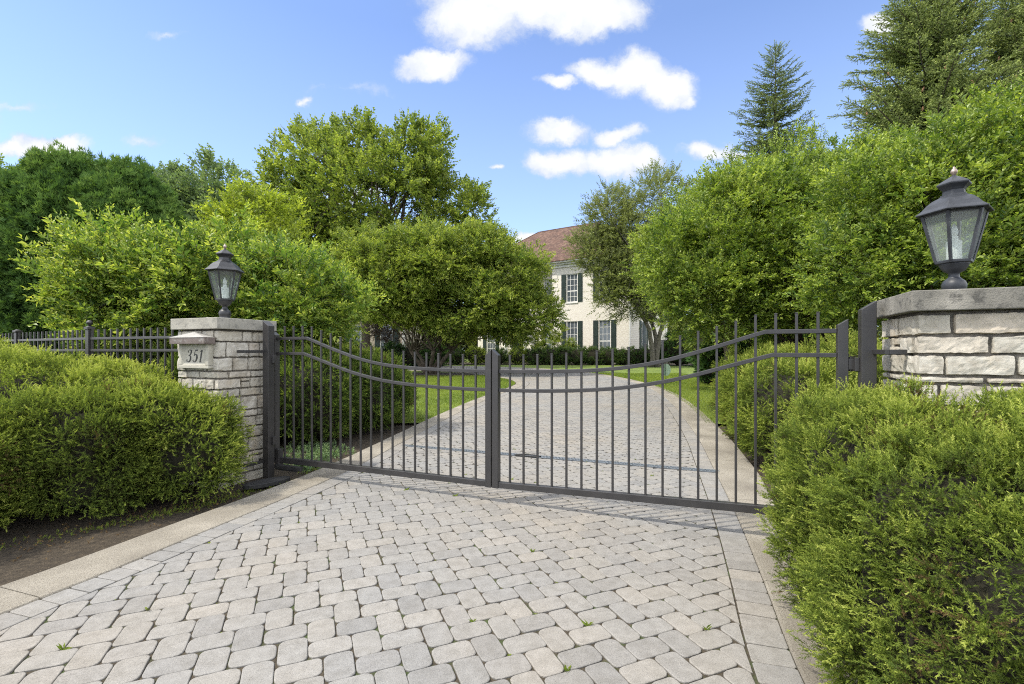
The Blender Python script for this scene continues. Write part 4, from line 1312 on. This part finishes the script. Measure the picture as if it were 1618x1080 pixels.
def wing():
    root = empty('house_wing', (-9.6, 43.0, float(g(43)))); tag(root, 'low tan brick house wing with dark shutters, seen under the crab tree', 'house')
    Wd, EH = 13.0, 4.6
    wn = [(-10.8,1.1),(-7.6,1.1),(-4.4,1.1),(-1.6,1.1)]
    mb = MB(); mb.box(-Wd, 0, 0, 8, 0, EH); mb.build('wall', M['brick2'], root)
    for x, w in wn:
        mb = MB(); mb.box(x-.55, x+.55, -.06, -.003, .8, 3.4); f = mb.build('window', M['white'], root)
        gm = MB()
        for i in range(3):
            for j in range(5): gm.box(x-.49+.33*i, x-.49+.33*i+.30, -.07, -.0605, .86+.5*j, 1.30+.5*j)
        gm.build('pane', M['winglass'], f)
        for sg in (-1,1):
            sm = MB(); sm.box(x+sg*.82-.24, x+sg*.82+.24, -.05, -.003, .8, 3.4); sm.build('shutter', M['shutter'], root)
    mb = MB(); mb.box(-9.35,-9.05,-.10,-.003,0,EH); mb.box(-.2,.06,-.10,-.003,0,EH); mb.build('pilaster', M['white'], root)
    mb = MB(); mb.box(-Wd-.3,.3,-.3,8.3,EH+.001,EH+.25); mb.build('cornice', M['white'], root)
    mb = MB(); z = EH+.252
    mb.add([(-Wd-.4,-.4,z),(.4,-.4,z),(.4,8.4,z),(-Wd-.4,8.4,z),(-Wd+3.6,4,z+2.6),(-3.6,4,z+2.6)], [(0,1,5,4),(1,2,5),(2,3,4,5),(3,0,4),(3,2,1,0)])
    mb.build('roof', M['roof'], root)
wing()

# ------------------------------------------------------------------ junipers
shrub_mass('juniper_shrub', 'front juniper at the left edge, clipped and bulging toward the kerb', 'shrub',
    [(-3.62,5.00,.57,.66,.52,.56),(-4.22,4.66,.50,.82,.62,.56),(-5.05,4.14,.49,.92,.74,.56),(-6.1,4.05,.55,1.0,.85,.58),(-7.2,4.0,.6,1.1,.95,.6)],
    78000, .085, M['juniper'], seed=11, tint0=.46, lump=.24, lf=2.1, clump=.45, group='juniper shrubs', pw=2.9)
shrub_mass('juniper_shrub', 'broad flat topped juniper along the iron fence left of the 351 pillar', 'shrub',
    [(-4.75,5.55,.66,.95,.62,.66),(-5.7,5.55,.72,1.1,.85,.72),(-6.9,5.9,.76,1.2,1.1,.74),(-8.3,6.3,.76,1.3,1.3,.76),(-8.0,5.0,.66,1.2,1.0,.70),(-6.6,5.0,.62,1.1,.8,.64)],
    64000, .095, M['juniper'], seed=12, tint0=.54, lump=.18, lf=1.9, clump=.45, group='juniper shrubs', pw=2.9, dead=.0)
shrub_mass('juniper_shrub', 'very large juniper spilling over the kerb at the bottom right', 'shrub',
    [(2.43,3.08,.60,.53,.54,.60),(2.08,2.52,.57,.55,.60,.59),(1.98,1.82,.52,.60,.64,.58),(2.45,1.45,.56,.85,.80,.64),(3.15,2.35,.66,.80,.60,.66),(2.9,1.1,.58,.9,.75,.60)],
    135000, .062, M['juniper'], seed=13, tint0=.48, lump=.19, lf=2.7, clump=.45, group='juniper shrubs', pw=2.9, shell=(.84,1.05), rc=.075, core=.80, jit=.38)
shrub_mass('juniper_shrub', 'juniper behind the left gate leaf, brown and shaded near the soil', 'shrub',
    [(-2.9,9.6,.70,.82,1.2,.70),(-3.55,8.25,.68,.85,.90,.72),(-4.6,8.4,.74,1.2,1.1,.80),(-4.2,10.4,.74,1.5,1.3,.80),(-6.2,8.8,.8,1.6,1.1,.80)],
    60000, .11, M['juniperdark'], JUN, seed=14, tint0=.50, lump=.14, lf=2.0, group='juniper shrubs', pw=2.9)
shrub_mass('juniper_shrub', 'juniper behind the right gate leaf beside the pale kerb', 'shrub',
    [(3.76,6.3,.64,.64,.72,.70),(4.42,7.75,.68,.90,.92,.74),(5.22,9.4,.72,.92,1.1,.76),(5.0,6.3,.78,1.0,1.0,.84),(6.3,7.6,.80,1.2,1.2,.84)],
    60000, .105, M['juniper'], JUN, seed=15, tint0=.48, lump=.14, lf=2.0, group='juniper shrubs', pw=2.9)

# arborvitae wall
for i, (x, y, r, zt, lab) in enumerate([(-12.7,12.0,1.45,5.75,'dark green arborvitae at the left edge of the photo'),
                                        (-10.8,11.7,1.4,6.05,'dark green arborvitae, middle and tallest of the three on the left'),
                                        (-9.35,11.6,1.12,5.8,'dark green arborvitae nearest the bright crab tree')]):
    shrub_mass('arborvitae', lab, 'tree', [(x,y,zt*.36,r,r,zt*.40),(x+.1,y,zt*.66,r*.93,r*.93,zt*.335)], 42000, .17, M['arbor'], FAN, seed=30+i, z0=float(g(y)),
               group='arborvitae on the left', tint0=.44, upb=.75, lump=.09, lf=1.3, core=.82, shell=(.86,1.07), partname='crown', dead=0, clump=.40, rc=.15, k=16, flatc=1.9, jit=.35)

# ------------------------------------------------------------------ trees
tree('crab_tree', 'low bright crab tree with upright shoots behind the fence and the 351 pillar', 'tree', (-5.4,8.9),
     [(-6.6,8.8,2.62,1.25,1.1,.86),(-5.4,8.9,2.66,1.3,1.15,.88),(-4.15,8.9,2.45,1.10,1.1,.74),(-7.6,8.7,2.85,.50,.6,.42),(-7.1,8.7,3.25,.40,.5,.36),(-3.35,8.8,2.25,.52,.7,.42),(-5.0,9.3,2.1,1.7,1.0,.7),(-6.8,9.0,2.0,1.0,.9,.5)],
     10500, .27, M['bright'], SH_BIG, 51, trunk_r=.10, fork=.8, stems=4, limbs=30, gap=.33, gf=1.6, tint0=.56, upb=.55, lump=.24, lf=1.5, clump=.34)
tree('linden_tree', 'yellow green tree between the bright crab and the tall maple', 'tree', (-9.0,17.5),
     [(-9.3,17.5,5.6,1.35,1.4,1.5),(-10.2,17.6,4.7,1.1,1.2,1.1),(-8.2,17.5,4.4,1.3,1.3,1.2),(-9.2,17.5,3.4,2.0,1.6,1.4)],
     5200, .42, M['yellow'], SH_BIG, 52, trunk_r=.14, fork=2.0, limbs=18, gap=.36, gf=.9, tint0=.50, upb=.2, lump=.2)
tree('maple_tree', 'tall broad maple rising above the crab trees against the sky', 'tree', (-10.4,34),
     [(-10.21, 34, 11.71, 6.1, 5.19, 4.36), (-7.97, 34, 14.95, 3.36, 2.86, 2.99), (-10.71, 34, 15.08, 2.86, 2.43, 2.62), (-13.58, 34, 14.33, 3.24, 2.75, 2.74), (-4.61, 34, 11.21, 3.11, 2.65, 2.62), (-16.07, 34, 11.96, 2.99, 2.54, 2.37), (-8.97, 34, 7.85, 5.48, 4.66, 2.99), (-14.32, 34, 8.35, 3.99, 3.39, 3.49), (-17.06, 34, 8.35, 3.24, 2.75, 2.99)],
     34000, .60, M['maple'], SH_MAPLE, 53, trunk_r=.33, fork=4.5, limbs=60, gap=.475, gf=.68, tint0=.60, upb=.25, lump=.26, lf=.45, inner=.45, clump=.26, k=8)
tree('crab_tree', 'wide rounded crab tree on the island lawn with several stems', 'tree', (-4.5,26.6),
     [(-7.3,26.2,5.6,2.4,2.4,2.0),(-4.3,26.2,6.2,2.8,2.5,1.8),(-.9,26.2,5.1,2.5,2.5,2.3),(-6.4,26.0,4.4,2.7,2.4,1.3),(-2.4,26.0,3.8,3.0,2.5,1.35),(-1.6,26.3,7.1,1.7,1.8,1.0),(.5,26.2,3.5,1.8,2.0,1.5),(-5.9,26.2,7.0,1.4,1.5,.9)],
     30000, .40, M['crab'], SH_BIG, 54, trunk_r=.20, fork=1.3, stems=5, limbs=40, gap=.34, gf=.9, tint0=.60, upb=.2, lump=.22, lf=.9, spread=.9, clump=.30)
tree('poplar_tree', 'pale grey green poplar far behind the arborvitae', 'tree', (-34.5,49),
     [(-34.8,49,16.0,2.6,2.4,4.0),(-36.2,49,13,2.6,2.4,4.0),(-33.5,49,11,3.0,2.6,4.5)], 3600, .9, M['pale'], SH_MAPLE, 55, trunk_r=.3, fork=6, limbs=12, gap=.40, gf=.4, upb=.5, lump=.25, lf=.4, group='far poplars')
tree('poplar_tree', 'pale poplar far behind, next to the yellow green tree', 'tree', (-30.2,49),
     [(-30.3,49,16.0,2.7,2.4,4.2),(-28.9,49,12.5,2.6,2.4,4.5),(-31.7,49,11.0,2.8,2.6,4.5)], 3600, .9, M['pale'], SH_MAPLE, 56, trunk_r=.3, fork=6, limbs=12, gap=.40, gf=.4, upb=.5, lump=.25, lf=.4, group='far poplars')
tree('poplar_tree', 'yellowish treetop just above the arborvitae at the far left edge', 'tree', (-35.5,33),
     [(-35.0,33,11.7,1.9,2.4,2.2),(-36.5,33,10,3,2.4,4)], 1800, .7, M['yellow'], SH_MAPLE, 57, trunk_r=.3, fork=5, limbs=10, gap=.36, gf=.5, upb=.4, lump=.25, lf=.4)
tree('olive_tree', 'loose dark tree with twin grey trunks standing before the house', 'tree', (10.3,35.0),
     [(10.6,35,12.6,2.2,2.0,1.9),(7.2,35,11.3,1.5,1.6,2.2),(8.6,35,8.2,3.0,2.2,2.1),(5.9,34.8,8.6,1.5,1.4,1.5),(9.0,34.6,5.3,2.9,2.0,1.4),(6.3,34.6,5.8,1.5,1.4,.9),(12.0,35,9.6,2.3,2,2.6),(7.2,34.8,7.0,1.8,1.6,1.3),(6.5,34.6,7.6,1.5,1.4,1.7),(8.2,34.5,9.9,1.7,1.5,1.6)],
     15000, .56, M['olive'], SH_CRAB, 58, trunk_r=.30, fork=3.2, stems=3, limbs=48, gap=.42, gf=.60, tint0=.62, upb=.3, lump=.28, lf=.6, spread=.22, bark='barkpale', inner=.35)
tree('crab_tree', 'dense green tree directly behind the large grey lantern', 'tree', (7.0,7.1),
     [(5.95,7.0,3.25,1.0,1.1,1.15),(6.75,7.0,3.85,1.1,1.2,.85),(7.6,7.0,4.45,1.0,1.1,.80),(5.55,7.2,3.65,.78,.9,.58),(6.5,6.8,2.6,1.3,1.1,.85),(8.4,7.1,4.1,1.3,1.3,1.3),(7.9,6.9,2.8,1.4,1.2,1.1),(5.2,7.2,2.75,.75,.8,.75)],
     19000, .205, M['right'], SH_BIG, 59, trunk_r=.12, fork=1.1, stems=3, limbs=36, gap=.24, gf=1.5, tint0=.50, upb=.32, lump=.16, lf=1.5, group='dense trees right of the drive', clump=.28)
tree('crab_tree', 'dense green tree left of the large grey lantern with a short trunk behind the gate', 'tree', (6.9,11.2),
     [(7.2,11.2,4.55,1.6,1.5,1.35),(5.5,11.1,4.25,1.5,1.4,1.35),(4.15,11.0,3.55,1.15,1.2,1.25),(6.2,11.0,3.1,1.9,1.5,1.15),(4.6,11.0,2.75,1.35,1.2,.95),(8.5,11.2,5.0,1.35,1.4,1.15),(8.3,11.0,3.3,1.6,1.4,1.2)],
     22000, .26, M['right'], SH_BIG, 60, trunk_r=.16, fork=1.4, stems=2, limbs=36, gap=.27, gf=1.1, tint0=.53, upb=.32, lump=.17, lf=1.2, group='dense trees right of the drive', clump=.30)
tree('crab_tree', 'dense green tree farther back, just right of the loose dark tree', 'tree', (7.4,16.5),
     [(6.5,16.5,5.6,1.5,1.5,1.35),(7.9,16.5,6.5,1.6,1.6,1.4),(9.6,16.5,7.0,1.7,1.6,1.4),(7.6,16.5,4.4,2.2,1.8,1.6),(5.9,16.4,4.0,1.3,1.3,1.3)],
     9000, .36, M['right'], SH_CRAB, 61, trunk_r=.16, fork=1.8, stems=2, limbs=24, gap=.32, gf=.9, tint0=.50, upb=.3, lump=.2, lf=1.0, group='dense trees right of the drive')
tree('plum_tree', 'small purple leaved tree in front of the tan brick wing', 'tree', (-9.4,37.0),
     [(-9.6,37,3.6,1.6,1.3,1.2),(-8.4,37,4.3,1.2,1.2,.9)], 1500, .5, M['purple'], SH_CRAB, 62, trunk_r=.10, fork=1.2, limbs=10, gap=.3, gf=.8)

spruce('slender dark spruce whose top stands against the sky right of the clouds', (12.2,22.3), 15.6, 5.2, 71, zlow=4.0, group='spruces on the right', tint0=.44, size=.50, density=.72)
spruce('large spruce hung with brown cones behind the dense right trees', (14.9,17.2), 15.6, 6.6, 72, zlow=4.5, group='spruces on the right', cones=44, tint0=.60, size=.58, density=1.25)
spruce('large spruce cut off by the upper right corner', (19.0,17.8), 15.9, 6.4, 73, zlow=4.5, group='spruces on the right', cones=20, tint0=.60, size=.58, density=1.25)

# ------------------------------------------------------------------ foundation planting
def box_shrub(label, x, y, r, h, mat='boxwood', tm=None, n=900, s=.22, grp='clipped shrubs before the house', name='boxwood_shrub'):
    shrub_mass(name, label, 'shrub', [(x,y,float(g(y))+h*.5,r,r*.9,h*.55)], n, s, M[mat], SH_CRAB, seed=int(abs(x*10)+y), z0=float(g(y)), group=grp, tint0=.5, lump=.05, core=.88, dead=0, partname='foliage')
hx = [(-2.9,39.3,.80,1.25,'boxyellow','pale green rounded shrub left of the gate stiles, second from the left'),
      (-1.1,39.4,.75,1.15,'boxwood','dark rounded shrub between two pale shrubs before the house'),
      (.55,39.4,.85,1.25,'boxyellow','yellow green rounded shrub left of the house hedge'),
      (-4.6,39.3,.80,1.15,'boxwood','dark rounded shrub just right of the crab tree stems')]
for x, y, r, h, mt, lab in hx: box_shrub(lab, x, y, r, h, mt)
shrub_mass('hedge', 'dark clipped hedge along the foot of the cream house', 'hedge',
    [(1.9+ i*1.15, 39.0-.12*i, float(g(39))+.62, .85, .7, .72) for i in range(9)], 9000, .22, M['boxwood'], SH_CRAB, seed=81, z0=float(g(39)), tint0=.5, lump=.04, core=.88, dead=0)
shrub_mass('forsythia_shrub', 'taller yellow green shrub at the left corner of the cream house', 'shrub',
    [(3.1,40.6,float(g(40))+1.6,1.1,.9,1.4),(4.4,40.4,float(g(40))+1.4,.9,.8,1.2)], 2200, .34, M['boxyellow'], SH_CRAB, seed=82, z0=float(g(40)), tint0=.62, lump=.2, core=0, dead=0, shell=(.5,1.05))
shrub_mass('yew_shrub', 'dark shrub at the right end of the house hedge, under the loose tree', 'shrub',
    [(13.0,37.2,float(g(37))+1.2,1.7,1.2,1.3),(15.4,37.0,float(g(37))+1.2,1.7,1.2,1.4)], 4200, .30, M['arbor'], SH_CRAB, seed=83, z0=float(g(37)), tint0=.45, lump=.12, core=.86, dead=0)
shrub_mass('yew_shrub', 'dark evergreen with low branches at the far end of the right lawn', 'shrub',
    [(8.7,19.6,float(g(20))+1.3,1.4,1.3,1.7),(10.2,19.2,float(g(20))+1.9,1.7,1.5,2.2),(9.5,17.6,float(g(18))+1.0,1.5,1.0,1.3)], 7000, .30, M['arbor'], FAN, seed=84, z0=float(g(19)), tint0=.40, lump=.16, core=.84, dead=0)
shrub_mass('yew_shrub', 'dark yew hedge under the left part of the wide crab tree', 'hedge',
    [(-9.0+1.5*i, 36.0, float(g(36))+.7, 1.1,.9,.85) for i in range(3)], 3000, .30, M['arbor'], SH_CRAB, seed=85, z0=float(g(36)), tint0=.4, lump=.1, core=.86, dead=0)
shrub_mass('boxwood_shrub', 'pale grey green shrub left of the dark yew hedge', 'shrub',
    [(-11.2,35.6,float(g(36))+.8,1.0,.9,.9)], 1100, .28, M['pale'], SH_CRAB, seed=86, z0=float(g(36)), tint0=.6, lump=.1, core=.86, dead=0)
shrub_mass('boxwood_shrub', 'bright yellow green low hedge behind the left juniper', 'hedge',
    [(-12.3-1.2*i,34.5,float(g(34))+.6,1.0,.9,.8) for i in range(4)], 2400, .28, M['boxyellow'], SH_CRAB, seed=87, z0=float(g(34)), tint0=.55, lump=.1, core=.86, dead=0)

# far-off wood closing the view
def far_wood():
    rg = np.random.default_rng(90)
    P = []
    for i in range(150):
        az = R(rg.uniform(-62, 62)); rr = rg.uniform(78, 105); x, y = rr*math.sin(az), rr*math.cos(az)
        zt = 5.5 + 3.5*rg.random(); r = rg.uniform(3,5)
        d = unit(rg.normal(size=(150,3))); P.append(np.array([x,y,g(70)+zt*.52]) + d*np.array([r,r,zt*.5])*rg.uniform(.7,1.0,(150,1)))
    P = np.concatenate(P)
    prt = stamp(SH_MAPLE, P, rg.normal(size=P.shape)+np.array([0,0,.5]), rg.uniform(1.6,2.6,len(P)), .4+.25*(vnoise(P,.2,3)-.5)*2, rg.normal(0,.6,len(P)), rg=rg)
    o = leaf_obj('distant_wood', [prt], M['olive']); tag(o, 'far-off belt of trees closing the view behind the house', None, None, 'stuff')
far_wood()

# ------------------------------------------------------------------ grass, ground cover, weeds
def grass():
    rg = np.random.default_rng(91)
    def scatter(poly, n, x0, x1, y0, y1):
        P = np.stack([rg.uniform(x0,x1,n), y0+(y1-y0)*rg.random(n)**1.3], 1)
        return P[pip(P, poly)]
    A = scatter(ISL, 150000, -7, .2, 8.3, 25); B = scatter(FAR, 120000, 3.5, 9.5, 8.3, 27)
    P2 = np.concatenate([A,B]); n = len(P2)
    sc = np.clip(P2[:,1]/14, .8, 2.0)
    P = np.stack([P2[:,0], P2[:,1], g(P2[:,1])-.006], 1)
    a = rg.uniform(0, 2*math.pi, n); w = .0045*sc
    h = rg.uniform(.03,.055,n)
    s = np.stack([np.cos(a)*w, np.sin(a)*w, 0*a], 1)
    ln = np.stack([rg.normal(0,.016,n), rg.normal(0,.016,n), h], 1)
    V = np.stack([P-s, P+s, P+ln], 1).reshape(-1,3)
    t = np.clip(.5 + (vnoise(P,.8,5)-.5)*.6 + rg.normal(0,.18,n), 0, 1)
    o = leaf_obj('grass', [(V, None, t)], M['grass']); tag(o, 'short mown grass on the lawns beyond the gate', None, None, 'stuff')
grass()

def cover(name, label, regions, n, size, mat, seed, tm=None, up=.9):
    rg = np.random.default_rng(seed); P = []
    for (cx, cy, rx, ry, rot, k) in regions:
        q = rg.normal(0,.45,(int(n*k),2)); q = q[np.linalg.norm(q,axis=1) < 1]
        c, s = math.cos(R(rot)), math.sin(R(rot))
        X = cx + q[:,0]*rx*c - q[:,1]*ry*s; Y = cy + q[:,0]*rx*s + q[:,1]*ry*c
        P.append(np.stack([X, Y, g(Y)-.04], 1))
    P = np.concatenate(P); D = rg.normal(0,.6,P.shape) + np.array([0,0,up])
    prt = stamp(tm or SH_BIG, P, D, size*rg.uniform(.6,1.3,len(P)), np.clip(rg.normal(.5,.18,len(P)),.1,1), rg.normal(0,.6,len(P)), rg=rg)
    o = leaf_obj(name, [prt], mat); tag(o, label, None, None, 'stuff')
cover('ground_cover', 'leafy ground cover below the left gate leaf', [(-2.75,7.0,.55,.45,70,1),(-3.1,7.4,.5,.5,60,.8),(-2.65,6.35,.3,.3,0,.5),(-3.3,6.7,.5,.4,0,.5)], 150, .10, M['cover'], 95)
cover('moss_and_weeds', 'low moss and weeds between the kerb and the left pillar', [(-3.0,5.0,.9,.22,60,1),(-3.35,4.5,.7,.18,50,.6),(-2.5,6.3,.35,.2,70,.7),(-4.0,3.75,.8,.14,45,.4)], 300, .028, M['grass'], 96)
cover('leaf_litter', 'brown leaf litter on the soil under the junipers', [(-3.7,4.0,1.3,.45,50,1),(-3.1,4.9,.8,.3,60,.6),(3.1,5.6,.8,.25,65,.5),(1.9,3.4,1.2,.10,70,.35)], 150, .030, M['dry'], 97, up=.05)

wm = []
for s in range(4):
    tv, ta = tmpl_shoot(200+s, 7, .8, .28, rise=.8, twig=False)
    r = np.random.default_rng(s)
    V = tv*np.array([1,.25,1.]) - np.array([0,.12,0])
    V[:,2] = np.abs(V[:,2])*1.0 + .001
    me = np_mesh('weed', V*.045, np.arange(len(V)).reshape(-1,3), {'tint': np.clip(.5+ta,.1,1)}); me.materials.append(M['grass']); wm.append(me)
rgw = np.random.default_rng(99); cnt = 0
spots = [(438,978),(770,1050),(262,952),(660,950),(500,900),(1245,890)]
polyD = np.concatenate([offset(resample(LS,.3),-.1), offset(resample(RS,.3),.1)[::-1]])
Lp, Wp = .212, .141; th = R(23); cw, sw = math.cos(th), math.sin(th)
while cnt < 90:
    a_ = rgw.integers(-60,60); b_ = rgw.integers(-40,40)
    q = np.array([a_*Wp + b_*Lp, a_*Wp - b_*Lp]); p = np.array([cw*q[0]-sw*q[1], sw*q[0]+cw*q[1]])
    if not (1.9 < p[1] < 8.2 and abs(p[0]) < p[1]*1.05): continue
    if not pip(p[None], polyD)[0]: continue
    o = bpy.data.objects.new('weed', wm[rgw.integers(0,4)]); COL.objects.link(o)
    sc = rgw.choice([.4,.6,.9,1.5], p=[.35,.3,.23,.12]); o.scale = (sc,sc,sc)
    o.location = (p[0], p[1], -.004); o.rotation_euler = (0,0,rgw.uniform(0,6.28))
    tag(o, 'tiny green weed sprouting from a joint between the pavers', 'weed', 'weeds in the paver joints')
    cnt += 1

# ------------------------------------------------------------------ sky, sun, camera
SUN_EL, SUN_AZ = 57, 197   # azimuth: degrees counter-clockwise from +X, direction TO the sun
world = bpy.data.worlds.new('World'); SC.world = world; world.use_nodes = True
nt = world.node_tree; nt.nodes.clear(); L = nt.links
sky = N(nt, 'ShaderNodeTexSky'); sky.sky_type = 'NISHITA'; sky.sun_disc = False
sky.sun_elevation = R(SUN_EL); sky.sun_rotation = R(90-SUN_AZ); sky.altitude = 200; sky.air_density = 1.0; sky.dust_density = 0.6; sky.ozone_density = 2.5
tc = N(nt, 'ShaderNodeTexCoord')
sep = N(nt, 'ShaderNodeSeparateXYZ'); L.new(tc.outputs['Generated'], sep.inputs[0])
def math_(op, a, b=None, clamp=False):
    m = N(nt, 'ShaderNodeMath', operation=op, use_clamp=clamp)
    for s_, v in zip(m.inputs, (a, b)):
        if v is None: continue
        if isinstance(v, (int, float)): s_.default_value = v
        else: L.new(v, s_)
    return m.outputs[0]
ysafe = math_('MAXIMUM', sep.outputs[1], .05)
u_ = math_('DIVIDE', sep.outputs[0], ysafe); v_ = math_('DIVIDE', sep.outputs[2], ysafe)
cmb = N(nt, 'ShaderNodeCombineXYZ'); L.new(u_, cmb.inputs[0]); L.new(v_, cmb.inputs[1])
wn = noise(nt, 7.0, 7, .62, cmb.outputs[0])
sub = N(nt, 'ShaderNodeVectorMath', operation='SUBTRACT'); L.new(wn.outputs['Color'], sub.inputs[0]); sub.inputs[1].default_value = (.5,.5,.5)
scl = N(nt, 'ShaderNodeVectorMath', operation='SCALE'); L.new(sub.outputs[0], scl.inputs[0]); scl.inputs['Scale'].default_value = .11
add = N(nt, 'ShaderNodeVectorMath', operation='ADD'); L.new(cmb.outputs[0], add.inputs[0]); L.new(scl.outputs[0], add.inputs[1])
CL = [(845,-5,175,52,1),(750,28,90,50,1),(930,12,95,50,1),(735,60,50,26,.55),(685,98,60,27,1),(655,92,36,14,.6),
      (1010,115,62,36,1),(1048,132,46,32,1),(955,112,62,24,.9),(880,133,32,13,.8),(1075,150,20,16,.7),
      (885,207,52,19,.85),(980,212,44,16,.8),(890,252,64,24,1),(975,248,66,27,1),(1015,250,34,22,1),(1115,237,48,19,.8),(1155,243,34,13,.6),
      (70,234,74,19,1),(25,238,60,15,.9),(98,226,32,15,.9),(1395,42,42,20,.9),(1440,55,40,18,.7),(785,264,12,8,.6),(478,160,11,9,.5),
      (840,375,34,10,.8),(860,394,30,10,.7),(262,56,30,7,.3),(20,168,50,8,.25),(215,216,40,9,.28),(560,140,60,8,.15),(60,-40,120,30,.8),(-60,210,60,40,.9),(1700,60,90,40,.9),(560,300,60,16,.5),(330,330,60,14,.6),(440,290,50,10,.6),(1580,95,40,14,.8)]
mask = None
for (px, py, ra, rb, st) in CL:
    c = ((px-809)/760, (554-py)/760)
    s1 = N(nt, 'ShaderNodeVectorMath', operation='SUBTRACT'); L.new(add.outputs[0], s1.inputs[0]); s1.inputs[1].default_value = (c[0], c[1], 0)
    s2 = N(nt, 'ShaderNodeVectorMath', operation='MULTIPLY'); L.new(s1.outputs[0], s2.inputs[0]); s2.inputs[1].default_value = (760/ra, 760/rb, 0)
    ln = N(nt, 'ShaderNodeVectorMath', operation='LENGTH'); L.new(s2.outputs[0], ln.inputs[0])
    d_ = math_('MULTIPLY', math_('SUBTRACT', 1.15, ln.outputs['Value']), st)
    mask = d_ if mask is None else math_('MAXIMUM', mask, d_)
det = noise(nt, 15, 10, .74, add.outputs[0])
m2 = math_('ADD', mask, math_('MULTIPLY', math_('SUBTRACT', det.outputs[0], .5), .9))
mr = N(nt, 'ShaderNodeMapRange', interpolation_type='SMOOTHSTEP'); L.new(m2, mr.inputs[0]); mr.inputs[1].default_value = -.04; mr.inputs[2].default_value = .54
front = math_('GREATER_THAN', sep.outputs[1], .06)
fac = math_('MULTIPLY', mr.outputs[0], front)
soft = noise(nt, 5, 5, .6, cmb.outputs[0])
CLV = 4.9
# relief inside the clouds: cauliflower lumps, greyer undersides where the cover is thin
lump = noise(nt, 22, 6, .6, add.outputs[0])
dens = math_('ADD', math_('MULTIPLY', lump.outputs[0], .55), math_('MULTIPLY', mask, .42))
dens = math_('ADD', dens, math_('MULTIPLY', soft.outputs[0], .25))
ccol = ramp(nt, [(.34,(.60,.68,.84)),(.56,(.80,.84,.91)),(.76,(.96,.97,.99)),(.95,(1.06,1.06,1.05))], dens)
cs = N(nt, 'ShaderNodeVectorMath', operation='SCALE'); L.new(ccol.outputs[0], cs.inputs[0]); cs.inputs['Scale'].default_value = CLV
# thin whitish air low over the horizon and a slightly clearer blue overhead
hz = N(nt, 'ShaderNodeMapRange'); L.new(sep.outputs[2], hz.inputs[0]); hz.inputs[1].default_value = .0; hz.inputs[2].default_value = .55; hz.inputs[3].default_value = .32; hz.inputs[4].default_value = .08
tintc = mixc(nt, sky.outputs[0], (.80,.905,1.13), 1.0, 'MULTIPLY')
skyc = mixc(nt, tintc, (6.3,7.7,10.2), hz.outputs[0])
# unseen broken cloud added over the rest of the sky, brightened for fill
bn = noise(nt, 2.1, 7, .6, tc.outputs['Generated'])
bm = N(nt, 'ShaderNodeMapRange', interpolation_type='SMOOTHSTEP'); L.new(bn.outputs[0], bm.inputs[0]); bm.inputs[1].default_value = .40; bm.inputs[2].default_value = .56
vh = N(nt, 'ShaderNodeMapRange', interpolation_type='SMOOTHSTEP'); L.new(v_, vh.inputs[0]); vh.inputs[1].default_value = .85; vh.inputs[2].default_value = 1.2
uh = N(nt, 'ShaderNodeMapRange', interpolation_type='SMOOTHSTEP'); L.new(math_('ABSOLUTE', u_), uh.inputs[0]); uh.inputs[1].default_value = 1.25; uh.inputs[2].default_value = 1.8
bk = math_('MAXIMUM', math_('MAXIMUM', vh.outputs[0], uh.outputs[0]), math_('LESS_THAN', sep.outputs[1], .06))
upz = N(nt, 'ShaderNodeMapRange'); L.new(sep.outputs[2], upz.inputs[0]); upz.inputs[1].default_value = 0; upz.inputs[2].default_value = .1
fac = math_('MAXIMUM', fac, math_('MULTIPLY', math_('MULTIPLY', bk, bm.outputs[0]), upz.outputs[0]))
far_ = N(nt, 'ShaderNodeVectorMath', operation='SCALE'); far_.inputs[0].default_value = (1,1,1); L.new(math_('ADD', CLV, math_('MULTIPLY', bk, 8.0)), far_.inputs['Scale'])  # out-of-view clouds made brighter than the visible ones, as fill light
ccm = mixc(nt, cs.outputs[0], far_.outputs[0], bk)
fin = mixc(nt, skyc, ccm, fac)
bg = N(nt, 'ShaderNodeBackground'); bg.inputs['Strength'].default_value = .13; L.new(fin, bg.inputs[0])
wo = N(nt, 'ShaderNodeOutputWorld'); L.new(bg.outputs[0], wo.inputs[0])

sd = bpy.data.lights.new('Sun', 'SUN'); sd.energy = 2.9; sd.angle = R(2.5); sd.color = (1.0,.935,.82)
so = bpy.data.objects.new('Sun', sd); COL.objects.link(so)
dirv = Vector((math.cos(R(SUN_EL))*math.cos(R(SUN_AZ)), math.cos(R(SUN_EL))*math.sin(R(SUN_AZ)), math.sin(R(SUN_EL))))
so.rotation_euler = (-dirv).to_track_quat('-Z', 'Y').to_euler(); so.location = (-20,0,30)

cd = bpy.data.cameras.new('Camera'); cam = bpy.data.objects.new('Camera', cd); COL.objects.link(cam)
cd.sensor_width = 36; cd.lens = 36*760/1618; cd.clip_start = .05; cd.clip_end = 2000
cam.location = (0,0,1.5); cam.rotation_euler = (R(90),0,0); cd.shift_y = 14/1618
SC.camera = cam
SC.view_settings.view_transform = 'Standard'; SC.view_settings.look = 'None'; SC.view_settings.gamma = 1; SC.view_settings.exposure = .80
SC.view_settings.use_curve_mapping = False
SC.cycles.max_bounces = 8; SC.cycles.transparent_max_bounces = 12
SC.cycles.use_denoising = False; SC.cycles.filter_width = 1.1
nf = sum(len(o.data.polygons) for o in bpy.data.objects if o.type == 'MESH')
print('FACES', nf)
